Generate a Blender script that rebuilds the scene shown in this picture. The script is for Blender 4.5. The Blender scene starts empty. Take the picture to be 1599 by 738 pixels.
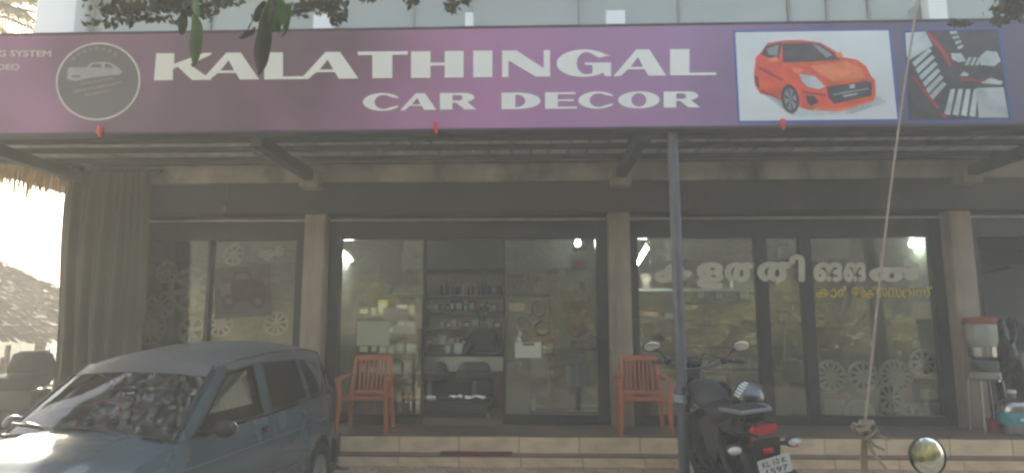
import bpy, bmesh, math, random
from mathutils import Vector, Matrix, Euler
random.seed(7)
S = bpy.context.scene
C = S.collection
R = math.radians
PI = math.pi
# ------------------------------------------------------------------ camera
CAMZ = 1.55
cam_d = bpy.data.cameras.new('camera')
cam = bpy.data.objects.new('camera', cam_d)
C.objects.link(cam)
cam.location = (0, 0, CAMZ)
cam.rotation_euler = (R(98), 0, R(1.9))
cam_d.sensor_width = 36
cam_d.lens = 36 * 1000 / 1599
cam_d.clip_start = 0.05
cam_d.clip_end = 3000
S.camera = cam
# ------------------------------------------------------------------ light
SUN_AZ, SUN_EL = 38.0, 22.0          # degrees left of +Y, above the horizon
W = bpy.data.worlds.new('World')
S.world = W
W.use_nodes = True
wn = W.node_tree.nodes
sky = wn.new('ShaderNodeTexSky')
sky.sky_type = 'NISHITA'
sky.sun_disc = False
sky.sun_elevation = R(SUN_EL)
sky.sun_rotation = R(-SUN_AZ)
sky.dust_density = 3.0
sky.air_density = 1.2
wn['Background'].inputs[1].default_value = 0.085
W.node_tree.links.new(sky.outputs[0], wn['Background'].inputs[0])
sd = bpy.data.lights.new('sun', 'SUN')
sd.energy = 5.0
sd.angle = R(0.6)
sd.color = (1.0, 0.93, 0.80)
sun = bpy.data.objects.new('sun', sd)
C.objects.link(sun)
sv = Vector((-math.sin(R(SUN_AZ)) * math.cos(R(SUN_EL)), math.cos(R(SUN_AZ)) * math.cos(R(SUN_EL)), math.sin(R(SUN_EL))))
sun.rotation_euler = sv.to_track_quat('Z', 'Y').to_euler()
S.view_settings.view_transform = 'Standard'
S.view_settings.look = 'None'
S.view_settings.exposure = 2.42
S.view_settings.gamma = 1.0
S.cycles.use_denoising = True
S.cycles.max_bounces = 10
S.cycles.transparent_max_bounces = 24
S.cycles.volume_bounces = 3
S.cycles.pixel_filter_type = 'GAUSSIAN'
S.cycles.filter_width = 2.8
HAZE_DENSITY = 0.0235
# ------------------------------------------------------------------ helpers
_f = 1000.0
_M = Matrix.Rotation(R(1.9), 3, 'Z') @ Matrix.Rotation(R(8), 3, 'X')
def at(px, py, Y):
    """the world point that a photograph pixel shows at depth Y"""
    d = _M @ Vector(((px - 799.5) / _f, 1.0, -(py - 369.0) / _f))
    t = Y / d.y
    return Vector((d.x * t, Y, CAMZ + d.z * t))

_mats = {}
def mat(name, col, rough=0.6, metal=0.0, var=0.12, scale=6.0, bump=0.0, bscale=40.0, spec=0.5, coat=0.0, rnd=0.0, emit=None, estr=0.0, col2=None, grime=0.0, gscale=(5, 5, .7)):
    if name in _mats: return _mats[name]
    m = bpy.data.materials.new(name)
    m.use_nodes = True
    nt = m.node_tree; N = nt.nodes; L = nt.links
    b = N['Principled BSDF']
    b.inputs['Roughness'].default_value = rough
    b.inputs['Metallic'].default_value = metal
    b.inputs['Specular IOR Level'].default_value = spec
    b.inputs['Coat Weight'].default_value = coat
    b.inputs['Coat Roughness'].default_value = 0.08
    tc = N.new('ShaderNodeTexCoord')
    ns = N.new('ShaderNodeTexNoise'); ns.inputs['Scale'].default_value = scale; ns.inputs['Detail'].default_value = 6
    L.new(tc.outputs['Object'], ns.inputs['Vector'])
    mx = N.new('ShaderNodeMix'); mx.data_type = 'RGBA'
    c1 = [max(0, c * (1 - var)) for c in col]
    c2 = list(col2) if col2 else [min(1, c * (1 + var)) for c in col]
    mx.inputs[6].default_value = (*c1, 1); mx.inputs[7].default_value = (*c2, 1)
    rp = N.new('ShaderNodeMapRange'); rp.inputs[1].default_value = 0.3; rp.inputs[2].default_value = 0.7
    L.new(ns.outputs['Fac'], rp.inputs[0]); L.new(rp.outputs[0], mx.inputs[0])
    out = mx.outputs[2]
    if grime:
        mpg = N.new('ShaderNodeMapping'); mpg.inputs['Scale'].default_value = gscale
        ng = N.new('ShaderNodeTexNoise'); ng.inputs['Scale'].default_value = 1.0; ng.inputs['Detail'].default_value = 8; ng.inputs['Roughness'].default_value = .65
        L.new(tc.outputs['Object'], mpg.inputs[0]); L.new(mpg.outputs[0], ng.inputs['Vector'])
        rg = N.new('ShaderNodeMapRange'); rg.inputs[1].default_value = .42; rg.inputs[2].default_value = .72; rg.inputs[3].default_value = 0; rg.inputs[4].default_value = grime
        L.new(ng.outputs['Fac'], rg.inputs[0])
        mg_ = N.new('ShaderNodeMix'); mg_.data_type = 'RGBA'; mg_.inputs[7].default_value = (.05, .045, .038, 1)
        L.new(rg.outputs[0], mg_.inputs[0]); L.new(out, mg_.inputs[6]); out = mg_.outputs[2]
    if rnd:
        oi = N.new('ShaderNodeObjectInfo')
        hs = N.new('ShaderNodeHueSaturation')
        mr = N.new('ShaderNodeMapRange'); mr.inputs[3].default_value = 1 - rnd; mr.inputs[4].default_value = 1 + rnd
        L.new(oi.outputs['Random'], mr.inputs[0]); L.new(mr.outputs[0], hs.inputs['Value']); L.new(out, hs.inputs['Color'])
        out = hs.outputs[0]
    L.new(out, b.inputs['Base Color'])
    rr = N.new('ShaderNodeMapRange'); rr.inputs[3].default_value = max(0, rough - 0.08); rr.inputs[4].default_value = min(1, rough + 0.08)
    L.new(ns.outputs['Fac'], rr.inputs[0]); L.new(rr.outputs[0], b.inputs['Roughness'])
    if bump:
        n2 = N.new('ShaderNodeTexNoise'); n2.inputs['Scale'].default_value = bscale; n2.inputs['Detail'].default_value = 4
        L.new(tc.outputs['Object'], n2.inputs['Vector'])
        bp = N.new('ShaderNodeBump'); bp.inputs['Strength'].default_value = bump; bp.inputs['Distance'].default_value = 0.02
        L.new(n2.outputs['Fac'], bp.inputs['Height']); L.new(bp.outputs[0], b.inputs['Normal'])
    if emit:
        b.inputs['Emission Color'].default_value = (*emit, 1)
        b.inputs['Emission Strength'].default_value = estr
    _mats[name] = m
    return m

def leafmat(name, col, var=0.35, trans=0.35, scale=1.5):
    m = bpy.data.materials.new(name); m.use_nodes = True
    nt = m.node_tree; N = nt.nodes; L = nt.links
    N.remove(N['Principled BSDF'])
    tc = N.new('ShaderNodeTexCoord'); ns = N.new('ShaderNodeTexNoise'); ns.inputs['Scale'].default_value = scale; ns.inputs['Detail'].default_value = 4
    L.new(tc.outputs['Object'], ns.inputs['Vector'])
    mr = N.new('ShaderNodeMapRange'); mr.inputs[1].default_value = 0.35; mr.inputs[2].default_value = 0.65
    mx = N.new('ShaderNodeMix'); mx.data_type = 'RGBA'
    mx.inputs[6].default_value = (*[c * (1 - var) for c in col], 1)
    mx.inputs[7].default_value = (col[0] * (1 + var), col[1] * (1 + var), col[2] * (1 + var * .4), 1)
    L.new(ns.outputs['Fac'], mr.inputs[0]); L.new(mr.outputs[0], mx.inputs[0])
    p = N.new('ShaderNodeBsdfPrincipled'); p.inputs['Roughness'].default_value = 0.5; p.inputs['Specular IOR Level'].default_value = 0.3
    t = N.new('ShaderNodeBsdfTranslucent')
    s = N.new('ShaderNodeMixShader'); s.inputs[0].default_value = trans
    L.new(mx.outputs[2], p.inputs['Base Color']); L.new(mx.outputs[2], t.inputs['Color'])
    L.new(p.outputs[0], s.inputs[1]); L.new(t.outputs[0], s.inputs[2])
    L.new(s.outputs[0], N['Material Output'].inputs[0])
    return m

def glassmat(name, tint=(0.85, 0.88, 0.86), ior=1.5, rough=0.01, boost=0.0, bump=0.0, bsc=1.2):
    m = bpy.data.materials.new(name); m.use_nodes = True
    nt = m.node_tree; N = nt.nodes; L = nt.links
    N.remove(N['Principled BSDF'])
    t = N.new('ShaderNodeBsdfTransparent'); t.inputs[0].default_value = (*tint, 1)
    g = N.new('ShaderNodeBsdfGlossy'); g.inputs['Roughness'].default_value = rough
    f = N.new('ShaderNodeFresnel'); f.inputs[0].default_value = ior
    a = N.new('ShaderNodeMath'); a.operation = 'ADD'; a.inputs[1].default_value = boost; a.use_clamp = True
    L.new(f.outputs[0], a.inputs[0])
    s = N.new('ShaderNodeMixShader')
    L.new(a.outputs[0], s.inputs[0]); L.new(t.outputs[0], s.inputs[1]); L.new(g.outputs[0], s.inputs[2])
    if bump:
        tc = N.new('ShaderNodeTexCoord'); n2 = N.new('ShaderNodeTexNoise'); n2.inputs['Scale'].default_value = bsc
        L.new(tc.outputs['Object'], n2.inputs['Vector'])
        bp = N.new('ShaderNodeBump'); bp.inputs['Strength'].default_value = bump; bp.inputs['Distance'].default_value = 0.02
        L.new(n2.outputs['Fac'], bp.inputs['Height']); L.new(bp.outputs[0], g.inputs['Normal'])
    L.new(s.outputs[0], N['Material Output'].inputs[0])
    return m

class G:
    """collects shapes in one bmesh; build() links them as one mesh object"""
    def __init__(self): self.bm = bmesh.new()
    def _add(self, bm2, M=None):
        if M is not None: bmesh.ops.transform(bm2, matrix=M, verts=bm2.verts)
        me = bpy.data.meshes.new('tmp'); bm2.to_mesh(me); bm2.free()
        self.bm.from_mesh(me); bpy.data.meshes.remove(me)
    def box(self, c, s, rot=None, bev=0.0):
        b = bmesh.new()
        bmesh.ops.create_cube(b, size=1)
        bmesh.ops.scale(b, vec=s, verts=b.verts)
        if bev:
            bmesh.ops.bevel(b, geom=list(b.edges), offset=min(bev, min(s) * .45), segments=2, profile=.5, affect='EDGES')
        M = Matrix.Translation(c)
        if rot: M = M @ Euler(rot).to_matrix().to_4x4()
        self._add(b, M); return self
    def b2(self, x0, x1, y0, y1, z0, z1, bev=0.0):
        return self.box(((x0 + x1) / 2, (y0 + y1) / 2, (z0 + z1) / 2), (abs(x1 - x0), abs(y1 - y0), abs(z1 - z0)), None, bev)
    def tube(self, pts, r, n=8, cap=True):
        pts = [Vector(p) for p in pts]
        rs = list(r) if isinstance(r, (list, tuple)) else [r] * len(pts)
        b = self.bm; rings = []
        up = None
        for i, p in enumerate(pts):
            d = (pts[min(i + 1, len(pts) - 1)] - pts[max(i - 1, 0)]).normalized()
            if up is None:
                up = Vector((0, 0, 1)) if abs(d.z) < .9 else Vector((0, 1, 0))
            a = d.cross(up).normalized(); up = a.cross(d).normalized()
            rings.append([b.verts.new(p + (a * math.cos(2 * PI * k / n) + up * math.sin(2 * PI * k / n)) * rs[i]) for k in range(n)])
        for i in range(len(rings) - 1):
            for k in range(n):
                b.faces.new((rings[i][k], rings[i][(k + 1) % n], rings[i + 1][(k + 1) % n], rings[i + 1][k]))
        if cap:
            b.faces.new(rings[0][::-1]); b.faces.new(rings[-1])
        return self
    def lathe(self, prof, n=24, M=None):
        """prof: (radius, height) about local Z"""
        b = bmesh.new(); rings = []
        for (r, z) in prof:
            if r < 1e-5: rings.append([b.verts.new((0, 0, z))])
            else: rings.append([b.verts.new((r * math.cos(2 * PI * k / n), r * math.sin(2 * PI * k / n), z)) for k in range(n)])
        for i in range(len(rings) - 1):
            A, B = rings[i], rings[i + 1]
            for k in range(n):
                k2 = (k + 1) % n
                if len(A) == 1 and len(B) == 1: continue
                if len(A) == 1: b.faces.new((A[0], B[k2], B[k]))
                elif len(B) == 1: b.faces.new((A[k], A[k2], B[0]))
                else: b.faces.new((A[k], A[k2], B[k2], B[k]))
        self._add(b, M); return self
    def prism(self, poly, d0, d1, fn=None):
        """polygon (a, b) extruded from d0 to d1; fn(a, b, d) -> point (default a->x, b->z, d->y)"""
        if fn is None: fn = lambda a, c, d: (a, d, c)
        b = bmesh.new()
        A = [b.verts.new(fn(p[0], p[1], d0)) for p in poly]
        B = [b.verts.new(fn(p[0], p[1], d1)) for p in poly]
        f1 = b.faces.new(A); f2 = b.faces.new(B[::-1])
        n = len(poly)
        for i in range(n): b.faces.new((A[i], B[i], B[(i + 1) % n], A[(i + 1) % n]))
        bmesh.ops.triangulate(b, faces=[f for f in b.faces if len(f.verts) > 4])
        bmesh.ops.recalc_face_normals(b, faces=b.faces)
        self._add(b); return self
    def grid(self, fn, nu, nv, closeu=False, closev=False):
        b = self.bm
        V = [[b.verts.new(fn(i / (nu if closeu else nu - 1), j / (nv if closev else nv - 1))) for j in range(nv)] for i in range(nu)]
        for i in range(nu if closeu else nu - 1):
            for j in range(nv if closev else nv - 1):
                b.faces.new((V[i][j], V[(i + 1) % nu][j], V[(i + 1) % nu][(j + 1) % nv], V[i][(j + 1) % nv]))
        return self
    def loft(self, secs, cap=True):
        """rings of points, all the same length"""
        b = self.bm
        V = [[b.verts.new(p) for p in s] for s in secs]
        n = len(secs[0])
        for i in range(len(V) - 1):
            for k in range(n):
                b.faces.new((V[i][k], V[i][(k + 1) % n], V[i + 1][(k + 1) % n], V[i + 1][k]))
        if cap:
            b.faces.new(V[0][::-1]); b.faces.new(V[-1])
        return self
    def torus(self, c, R0, r, axis='x', n=32, m=10, flat=1.0):
        c = Vector(c)
        def fn(u, v):
            a, t = 2 * PI * u, 2 * PI * v
            q = R0 + r * math.cos(t); h = r * flat * math.sin(t)
            p = (h, q * math.cos(a), q * math.sin(a)) if axis == 'x' else ((q * math.cos(a), h, q * math.sin(a)) if axis == 'y' else (q * math.cos(a), q * math.sin(a), h))
            return c + Vector(p)
        return self.grid(fn, n, m, True, True)
    def ball(self, c, s, n=16, m=10, rot=None):
        prof = [(math.sin(PI * i / m), -math.cos(PI * i / m)) for i in range(m + 1)]
        M = Matrix.Translation(c)
        if rot: M = M @ Euler(rot).to_matrix().to_4x4()
        M = M @ Matrix.Diagonal((*s, 1))
        return self.lathe(prof, n, M)
    def quad(self, a, b_, c, d):
        self.bm.faces.new([self.bm.verts.new(p) for p in (a, b_, c, d)]); return self
    def solid(self, th):
        """give the sheet collected so far a thickness"""
        bmesh.ops.recalc_face_normals(self.bm, faces=self.bm.faces)
        bmesh.ops.solidify(self.bm, geom=list(self.bm.faces), thickness=th); return self
    def build(self, name, m, parent=None, world=False, smooth=32, fixn=True):
        if fixn: bmesh.ops.recalc_face_normals(self.bm, faces=self.bm.faces)
        if smooth:
            ca = math.radians(smooth)
            for f in self.bm.faces: f.smooth = True
            for e in self.bm.edges:
                e.smooth = len(e.link_faces) == 2 and e.calc_face_angle(0) < ca
        me = bpy.data.meshes.new(name)
        if world and parent is not None:
            p = parent; t = Vector((0, 0, 0))
            while p is not None: t += p.location; p = p.parent
            bmesh.ops.translate(self.bm, vec=-t, verts=self.bm.verts)
        elif world:
            xs = [v.co for v in self.bm.verts]
            o = Vector(((min(v.x for v in xs) + max(v.x for v in xs)) / 2, (min(v.y for v in xs) + max(v.y for v in xs)) / 2, min(v.z for v in xs)))
            bmesh.ops.translate(self.bm, vec=-o, verts=self.bm.verts)
        self.bm.to_mesh(me); self.bm.free()
        me.materials.append(m)
        ob = bpy.data.objects.new(name, me); C.objects.link(ob)
        if parent is not None: ob.parent = parent
        elif world: ob.location = o
        return ob

def tag(o, label, cat, group=None, kind=None):
    o['label'] = label; o['category'] = cat
    if group: o['group'] = group
    if kind: o['kind'] = kind
    return o
def thing(name, label, cat, loc=(0, 0, 0), rot=(0, 0, 0), group=None, scale=1.0):
    o = bpy.data.objects.new(name, None); C.objects.link(o)
    o.empty_display_size = 0.2
    o.location = loc; o.rotation_euler = rot; o.scale = (scale,) * 3
    return tag(o, label, cat, group)
def struct(o): o['kind'] = 'structure'; return o
def copyobj(o, parent=None, **kw):
    c = o.copy(); C.objects.link(c); c.parent = parent
    for ch in list(o.children): copyobj(ch, c)
    return c
def textmesh(s, res=3, offset=0.0):
    cu = bpy.data.curves.new('t', 'FONT'); cu.body = s; cu.resolution_u = res; cu.offset = offset
    o = bpy.data.objects.new('t', cu); C.objects.link(o)
    dg = bpy.context.evaluated_depsgraph_get()
    me = bpy.data.meshes.new_from_object(o.evaluated_get(dg))
    bpy.data.objects.remove(o); bpy.data.curves.remove(cu)
    return me
def print_text(s, name, m, parent, fn, box, d0, d1, res=3, bold=0.0):
    """flat lettering: text scaled into box (a0, a1, b0, b1), mapped by fn(a, b, d); bold = widening in text heights"""
    me = textmesh(s, res)
    v = [p.co.copy() for p in me.vertices]
    x0 = min(p.x for p in v) - bold; x1 = max(p.x for p in v) + bold; y0 = min(p.y for p in v) - bold; y1 = max(p.y for p in v) + bold
    a0, a1, b0, b1 = box
    g = G(); b = g.bm
    sh = [(0, 0)] + ([(bold * math.cos(k * PI / 4), bold * math.sin(k * PI / 4)) for k in range(8)] if bold else [])
    for k, (dx, dy) in enumerate(sh):
        n0 = len(b.verts)
        b.from_mesh(me); b.verts.ensure_lookup_table()
        for p in b.verts[n0:]:
            u = a0 + (p.co.x + dx - x0) / (x1 - x0) * (a1 - a0); w = b0 + (p.co.y + dy - y0) / (y1 - y0) * (b1 - b0)
            p.co = fn(u, w, d0 + k * .00035)
    bpy.data.meshes.remove(me)
    return g.build(name, m, parent, world=True, smooth=0, fixn=False)
def loops_mesh(loops):
    """closed 2-D loops (holes allowed) filled flat"""
    cu = bpy.data.curves.new('t', 'CURVE'); cu.dimensions = '2D'; cu.fill_mode = 'BOTH'
    for lp in loops:
        s = cu.splines.new('POLY'); s.points.add(len(lp) - 1); s.use_cyclic_u = True
        for p, q in zip(s.points, lp): p.co = (q[0], q[1], 0, 1)
    o = bpy.data.objects.new('t', cu); C.objects.link(o)
    dg = bpy.context.evaluated_depsgraph_get()
    me = bpy.data.meshes.new_from_object(o.evaluated_get(dg))
    bpy.data.objects.remove(o); bpy.data.curves.remove(cu)
    return me
# ------------------------------------------------------------------ materials
M_conc = mat('concrete', (0.30, 0.28, 0.24), .85, var=.18, bump=.25)
M_pill = mat('pillar_paint', (0.36, 0.30, 0.24), .75, var=.16, scale=3, bump=.2, grime=.6)
M_beam = mat('beam_paint', (0.37, 0.34, 0.275), .8, var=.2, scale=3, bump=.2, grime=.75, gscale=(2.2, 2, 1.5))
M_dark = mat('dark_grey_steel', (0.042, 0.041, 0.04), .55, var=.4, scale=2, grime=.5)
M_alu = mat('black_aluminium', (0.022, 0.022, 0.024), .38, metal=.2, var=.2)
M_rail = mat('rail_steel', (0.34, 0.32, 0.29), .5, metal=.6, var=.2)
M_tile = mat('cream_tile', (0.84, 0.65, 0.42), .38, var=.08, scale=5, rnd=.06, grime=.30, gscale=(3, 3, 7))
M_ftile = mat('floor_tile', (0.17, 0.115, 0.08), .35, var=.10, scale=4, rnd=.06)
M_paver = mat('paver', (0.52, 0.37, 0.25), .85, var=.25, scale=30, bump=.4, rnd=.18)
M_joint = mat('joint_sand', (0.13, 0.11, 0.09), .95, var=.3, scale=30)
M_ground = mat('earth', (0.33, 0.27, 0.19), .95, var=.3, scale=.8, bump=.5, bscale=12, col2=(0.40, 0.36, 0.25))
M_white = mat('white_paint', (0.74, 0.76, 0.74), .6, var=.05, scale=2)
M_inwall = mat('interior_paint', (0.33, 0.32, 0.28), .7, var=.06, scale=2)
M_inback = mat('back_wall_paint', (0.52, 0.45, 0.35), .8, var=.10, scale=2)
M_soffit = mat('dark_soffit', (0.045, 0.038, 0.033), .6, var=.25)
M_purlin = mat('purlin_steel', (0.06, 0.06, 0.058), .6, metal=.2, var=.2)
M_sheet = mat('roof_sheet', (0.66, 0.67, 0.66), .5, metal=.0, var=.25, scale=2, grime=.6, gscale=(2, 1, 1))
M_post = mat('post_paint', (0.10, 0.108, 0.14), .42, var=.25, scale=8, coat=.2, grime=.6, gscale=(14, 14, 3))
M_glass = glassmat('shop_glass', (0.84, 0.86, 0.80), 1.55, .012, boost=.11, bump=.02)
M_upglass = mat('pale_glazing', (0.275, 0.305, 0.265), .12, var=.08, scale=.7, spec=.8, coat=.6)
M_upwall = mat('upper_render', (0.52, 0.54, 0.51), .7, var=.08, scale=1.5)
M_mull = mat('mullion_grey', (0.27, 0.30, 0.27), .5, var=.1)
M_red = mat('red_clip', (0.7, 0.06, 0.045), .5)
M_paper = mat('paper', (0.62, 0.66, 0.52), .8, var=.06, scale=8)
M_thatch = mat('thatch', (0.055, 0.038, 0.024), .95, var=.4, scale=20, bump=.5)
M_black = mat('black_plastic', (0.02, 0.02, 0.021), .42, var=.3)
M_rubber = mat('tyre_rubber', (0.022, 0.021, 0.02), .85, var=.25, bump=.1)
M_chrome = mat('chrome', (0.75, 0.75, 0.76), .12, metal=1.0, var=.05)
M_steel = mat('grey_steel', (0.42, 0.42, 0.42), .35, metal=.8, var=.1)
FZ = 0.475                      # shop floor level
GY = 7.42                       # shopfront plane

# ------------------------------------------------------------------ setting: ground, apron, steps, porch floor
g = G(); g.quad((-80, -80, 0), (80, -80, 0), (80, 80, 0), (-80, 80, 0))
struct(g.build('ground', M_ground, smooth=0))
AZ = 0.205
struct(G().b2(-1.9, 9, 5.97, 6.52, 0.004, AZ - .012).build('paved_apron', M_joint, world=True, smooth=0))
apron = bpy.data.objects['paved_apron']
pm = None; k = 0
rows = [5.975, 6.085, 6.195, 6.305, 6.415]
for ri, y0 in enumerate(rows):
    x = -1.9 + (.11 if ri % 2 else 0)
    while x < 5.9:
        if pm is None:
            o = G().box((0, 0, 0), (.208, .103, .05), None, .008).build('paver', M_paver, smooth=0)
            pm = o.data
        else:
            o = bpy.data.objects.new('paver', pm); C.objects.link(o)
        o.parent = apron
        o.location = Vector((x + .108, y0 + .054, AZ - .025 + random.uniform(-.005, .005))) - apron.location
        o.rotation_euler = (random.uniform(-.02, .02), random.uniform(-.02, .02), random.uniform(-.01, .01))
        x += .216; k += 1
rp = G(); rp.prism([(3.1, .004), (5.965, .004), (5.965, AZ - .02), (3.1, .008)], -1.9, 9, lambda a, b, d: Vector((d, a, b)))
struct(rp.build('concrete_ramp', M_conc, world=True, smooth=0))
porch = struct(G().b2(-1.95, 9, 6.62, 7.16, 0.006, FZ - .012).build('porch_floor', M_joint, world=True, smooth=0))
G().b2(-5.1, -1.95, 6.78, 7.16, 0.006, FZ - .014).build('plinth', M_conc, porch, world=True, smooth=0)
steps = struct(G().b2(-1.93, 9, 6.46, 6.615, 0.006, .295).build('entrance_step', M_joint, world=True, smooth=0))
def tiles(parent, m, x0, x1, w, mk):
    x = x0; me = None
    while x < x1:
        if me is None:
            o = mk(w - .006).build('tile', m, smooth=0); me = o.data
        else:
            o = bpy.data.objects.new('tile', me); C.objects.link(o)
        o.parent = parent
        o.location = Vector((x + w / 2, 0, 0)) - Vector((parent.location.x, parent.location.y, parent.location.z)) + Vector((0, random.uniform(-.0012, .0012), random.uniform(-.0008, .0008)))
        x += w
tiles(porch, M_tile, -1.95, 6.6, .60, lambda w: G().box((0, 6.612, (.305 + FZ - .012) / 2), (w, .016, FZ - .012 - .312), None, .002))
tiles(porch, M_ftile, -1.95, 6.6, .60, lambda w: G().box((0, 6.87, FZ - .006), (w, .53, .012), None, .002))
tiles(steps, M_tile, -1.93, 6.6, .60, lambda w: G().box((0, 6.452, .25), (w, .016, .086), None, .002))
tiles(steps, M_ftile, -1.93, 6.6, .60, lambda w: G().box((0, 6.525, .301), (w, .165, .012), None, .002))

# ------------------------------------------------------------------ the shop building
B = thing('shop_building', 'two storey shop building with dark glass shopfronts below and pale greenish glazing above', 'building', (0, GY, 0))
PX = [-5.15, -2.51, .975, 4.76, 8.6]
for x in PX:
    p = G().b2(x - .12, x + .12, 7.20, 7.46, FZ - .01, 2.835, .012).build('pillar', M_pill, B, world=True)
G().b2(-5.27, 9, 7.12, 7.52, 2.835, 3.18).build('lintel', M_dark, B, world=True, smooth=0)
G().b2(-5.27, 9, 7.08, 7.56, 3.182, 3.385, .01).build('beam', M_beam, B, world=True)
for x in PX[1:]:
    G().b2(x - .11, x + .11, 6.93, 7.12, 3.09, 3.30, .015).build('bracket', M_pill, B, world=True)
G().b2(-6.68, 10, 7.10, 14.2, 3.42, 3.66).build('floor_slab', M_conc, B, world=True, smooth=0)
G().b2(-5.30, -5.12, 7.47, 12.1, 0, 3.419).build('side_wall', M_conc, B, world=True, smooth=0)
G().b2(9.02, 9.2, 7.2, 12.1, 0, 3.418).build('side_wall', M_conc, B, world=True, smooth=0)
G().b2(-5.12, 9.02, 11.9, 12.08, 0, 3.417).build('back_wall', M_inback, B, world=True, smooth=0)
fl = G().b2(-5.11, 9.01, 7.17, 11.89, 0.01, FZ - .002).build('interior_floor', M_ftile, B, world=True, smooth=0)
G().b2(-5.115, 9.015, 7.53, 11.895, 2.93, 3.05).build('interior_ceiling', M_inwall, B, world=True, smooth=0)
for x in PX[1:4]:
    G().b2(x - .05, x + .05, 7.47, 11.88, FZ, 2.925).build('interior_wall', M_inwall, B, world=True, smooth=0)
# dark dropped soffits behind the glass
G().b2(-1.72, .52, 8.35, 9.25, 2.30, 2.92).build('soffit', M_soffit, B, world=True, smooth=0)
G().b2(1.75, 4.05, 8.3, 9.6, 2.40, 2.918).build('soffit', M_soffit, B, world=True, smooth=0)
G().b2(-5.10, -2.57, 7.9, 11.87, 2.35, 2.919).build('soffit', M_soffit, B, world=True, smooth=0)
# upper floor
G().b2(-6.0, 10, 8.06, 14.1, 3.67, 6.06).build('upper_wall', M_upwall, B, world=True, smooth=0)
G().b2(-6.7, 10.1, 7.7, 14.3, 6.07, 6.22).build('roof_slab', M_conc, B, world=True, smooth=0)
G().b2(-6.56, -6.01, 7.75, 8.3, 3.66, 6.065, .03).build('corner_pillar', M_white, B, world=True)
pxs = [147, 330, 503, 645, 735, 905, 1060, 1232, 1292, 1357, 1458, 1640, 1830]
xs = [at(p, 25, 8.0).x for p in pxs]
for i in range(len(xs) - 1):
    wf = G()
    x0, x1 = xs[i], xs[i + 1]
    w = .018
    wf.b2(x0 + .002, x0 + w, 7.96, 8.055, 3.7, 6.04).b2(x1 - w, x1 - .002, 7.96, 8.055, 3.7, 6.04)
    for z in (3.72, 5.02, 6.02):
        wf.b2(x0 + w + .001, x1 - w - .001, 7.965, 8.05, z - .018, z + .018)
    f = wf.build('window_frame', M_mull, B, world=True, smooth=0)
    for z0, z1 in ((3.74, 5.0), (5.04, 6.0)):
        G().b2(x0 + w + .002, x1 - w - .002, 8.0, 8.012, z0, z1).build('pane', M_upglass, f, world=True, smooth=0)
for (p0, p1, ytop) in ((492, 522, 26), (727, 740, 23), (945, 975, 20), (1443, 1472, -5)):
    a = at(p0, ytop, 7.85); b = at(p1, ytop, 7.85)
    G().b2(a.x, b.x, 7.78, 7.94, 3.661, a.z, .012).build('pier', M_white, B, world=True)

# shopfronts: black frames, panes, steel rail
def front(x0, x1, mull, base=.10, gaps=(), w=.13, w2=None):
    fr = G()
    w2 = w2 or w
    fr.b2(x0, x0 + w, GY - .06, GY + .06, FZ, 2.83).b2(x1 - w2, x1, GY - .06, GY + .06, FZ, 2.83)
    fr.b2(x0 + w + .001, x1 - w2 - .001, GY - .055, GY + .055, 2.56, 2.829)
    edges = [x0 + w] + [m for m in mull] + [x1 - w2]
    for m_, mw in mull.items():
        fr.b2(m_ - mw / 2, m_ + mw / 2, GY - .05, GY + .05, FZ, 2.559)
    f = fr.build('shopfront', M_alu, B, world=True, smooth=0)
    G().b2(x0 + .01, x1 - .01, GY - .12, GY - .065, 2.765, 2.79).build('shutter_rail', M_rail, f, world=True, smooth=0)
    for i in range(len(edges) - 1):
        a = edges[i] + (mull[edges[i]] / 2 if i > 0 else 0)
        b = edges[i + 1] - (mull[edges[i + 1]] / 2 if i < len(edges) - 2 else 0)
        if i in gaps: continue
        G().b2(a + .001, b - .001, GY - .045, GY + .045, FZ, FZ + base).build('bottom_rail', M_alu, f, world=True, smooth=0)
        G().b2(a + .001, b - .001, GY - .004, GY + .004, FZ + base + .001, 2.558).build('pane', M_glass, f, world=True, smooth=0)
    return f
xm1 = at(661, 560, GY).x; xm2 = at(788, 560, GY).x
front(-5.02, -2.64, {-3.8: .04})
front(-2.38, .85, {xm1: .03, xm2: .03}, gaps=(1,))
front(1.10, 4.63, {at(1195, 560, GY).x: .13, at(1266, 560, GY).x: .12}, base=.10, w=.10, w2=.11)
front(4.90, 8.45, {6.2: .06}, gaps=(0,))

# ------------------------------------------------------------------ canopy: trapezoid sheets on purlins and rafters, one steel post
CN = thing('metal_canopy', 'dark corrugated metal canopy over the shop porch behind the long signboard', 'canopy', (0, 6.2, 3.3))
def shz(y): return 3.37 + .05 * (y - 5.5)
def sheet(x0, x1):
    g = G(); pts = []
    x = x0; k = 0
    while x < x1 - .01:
        pts += [(x, 0), (x + .145, 0), (x + .158, .045), (x + .192, .045)]
        x += .2; 
    pts.append((x, 0))
    return g.grid(lambda u, v: (pts[round(u * (len(pts) - 1))][0], 5.55 + v * 1.53, shz(5.55 + v * 1.53) + pts[round(u * (len(pts) - 1))][1]), len(pts), 2)
x = -6.4
while x < 6.5:
    sheet(x, x + 1.0).solid(.002).build('roof_sheet', M_sheet, CN, world=True, smooth=0)
    x += 1.0
for y, h in ((5.60, .05), (5.86, .035), (6.02, .05), (6.42, .05), (6.92, .05)):
    G().b2(-6.4, 6.6, y - .025, y + .025, shz(y) - .004 - h, shz(y) - .004).build('purlin', M_purlin, CN, world=True, smooth=0)
for x in [-5.15] + PX[1:4]:
    G().b2(x - .05, x + .05, 5.56, 6.925, 3.17, 3.285).build('rafter', M_purlin, CN, world=True, smooth=0)
pt = G().tube([(1.235, 5.52, .004), (1.235, 5.52, 3.30)], .046, 20).b2(1.14, 1.33, 5.43, 5.62, .003, .012).build('post', M_post, CN, world=True)
pt['label'] = 'blue-grey painted steel pipe post'
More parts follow.
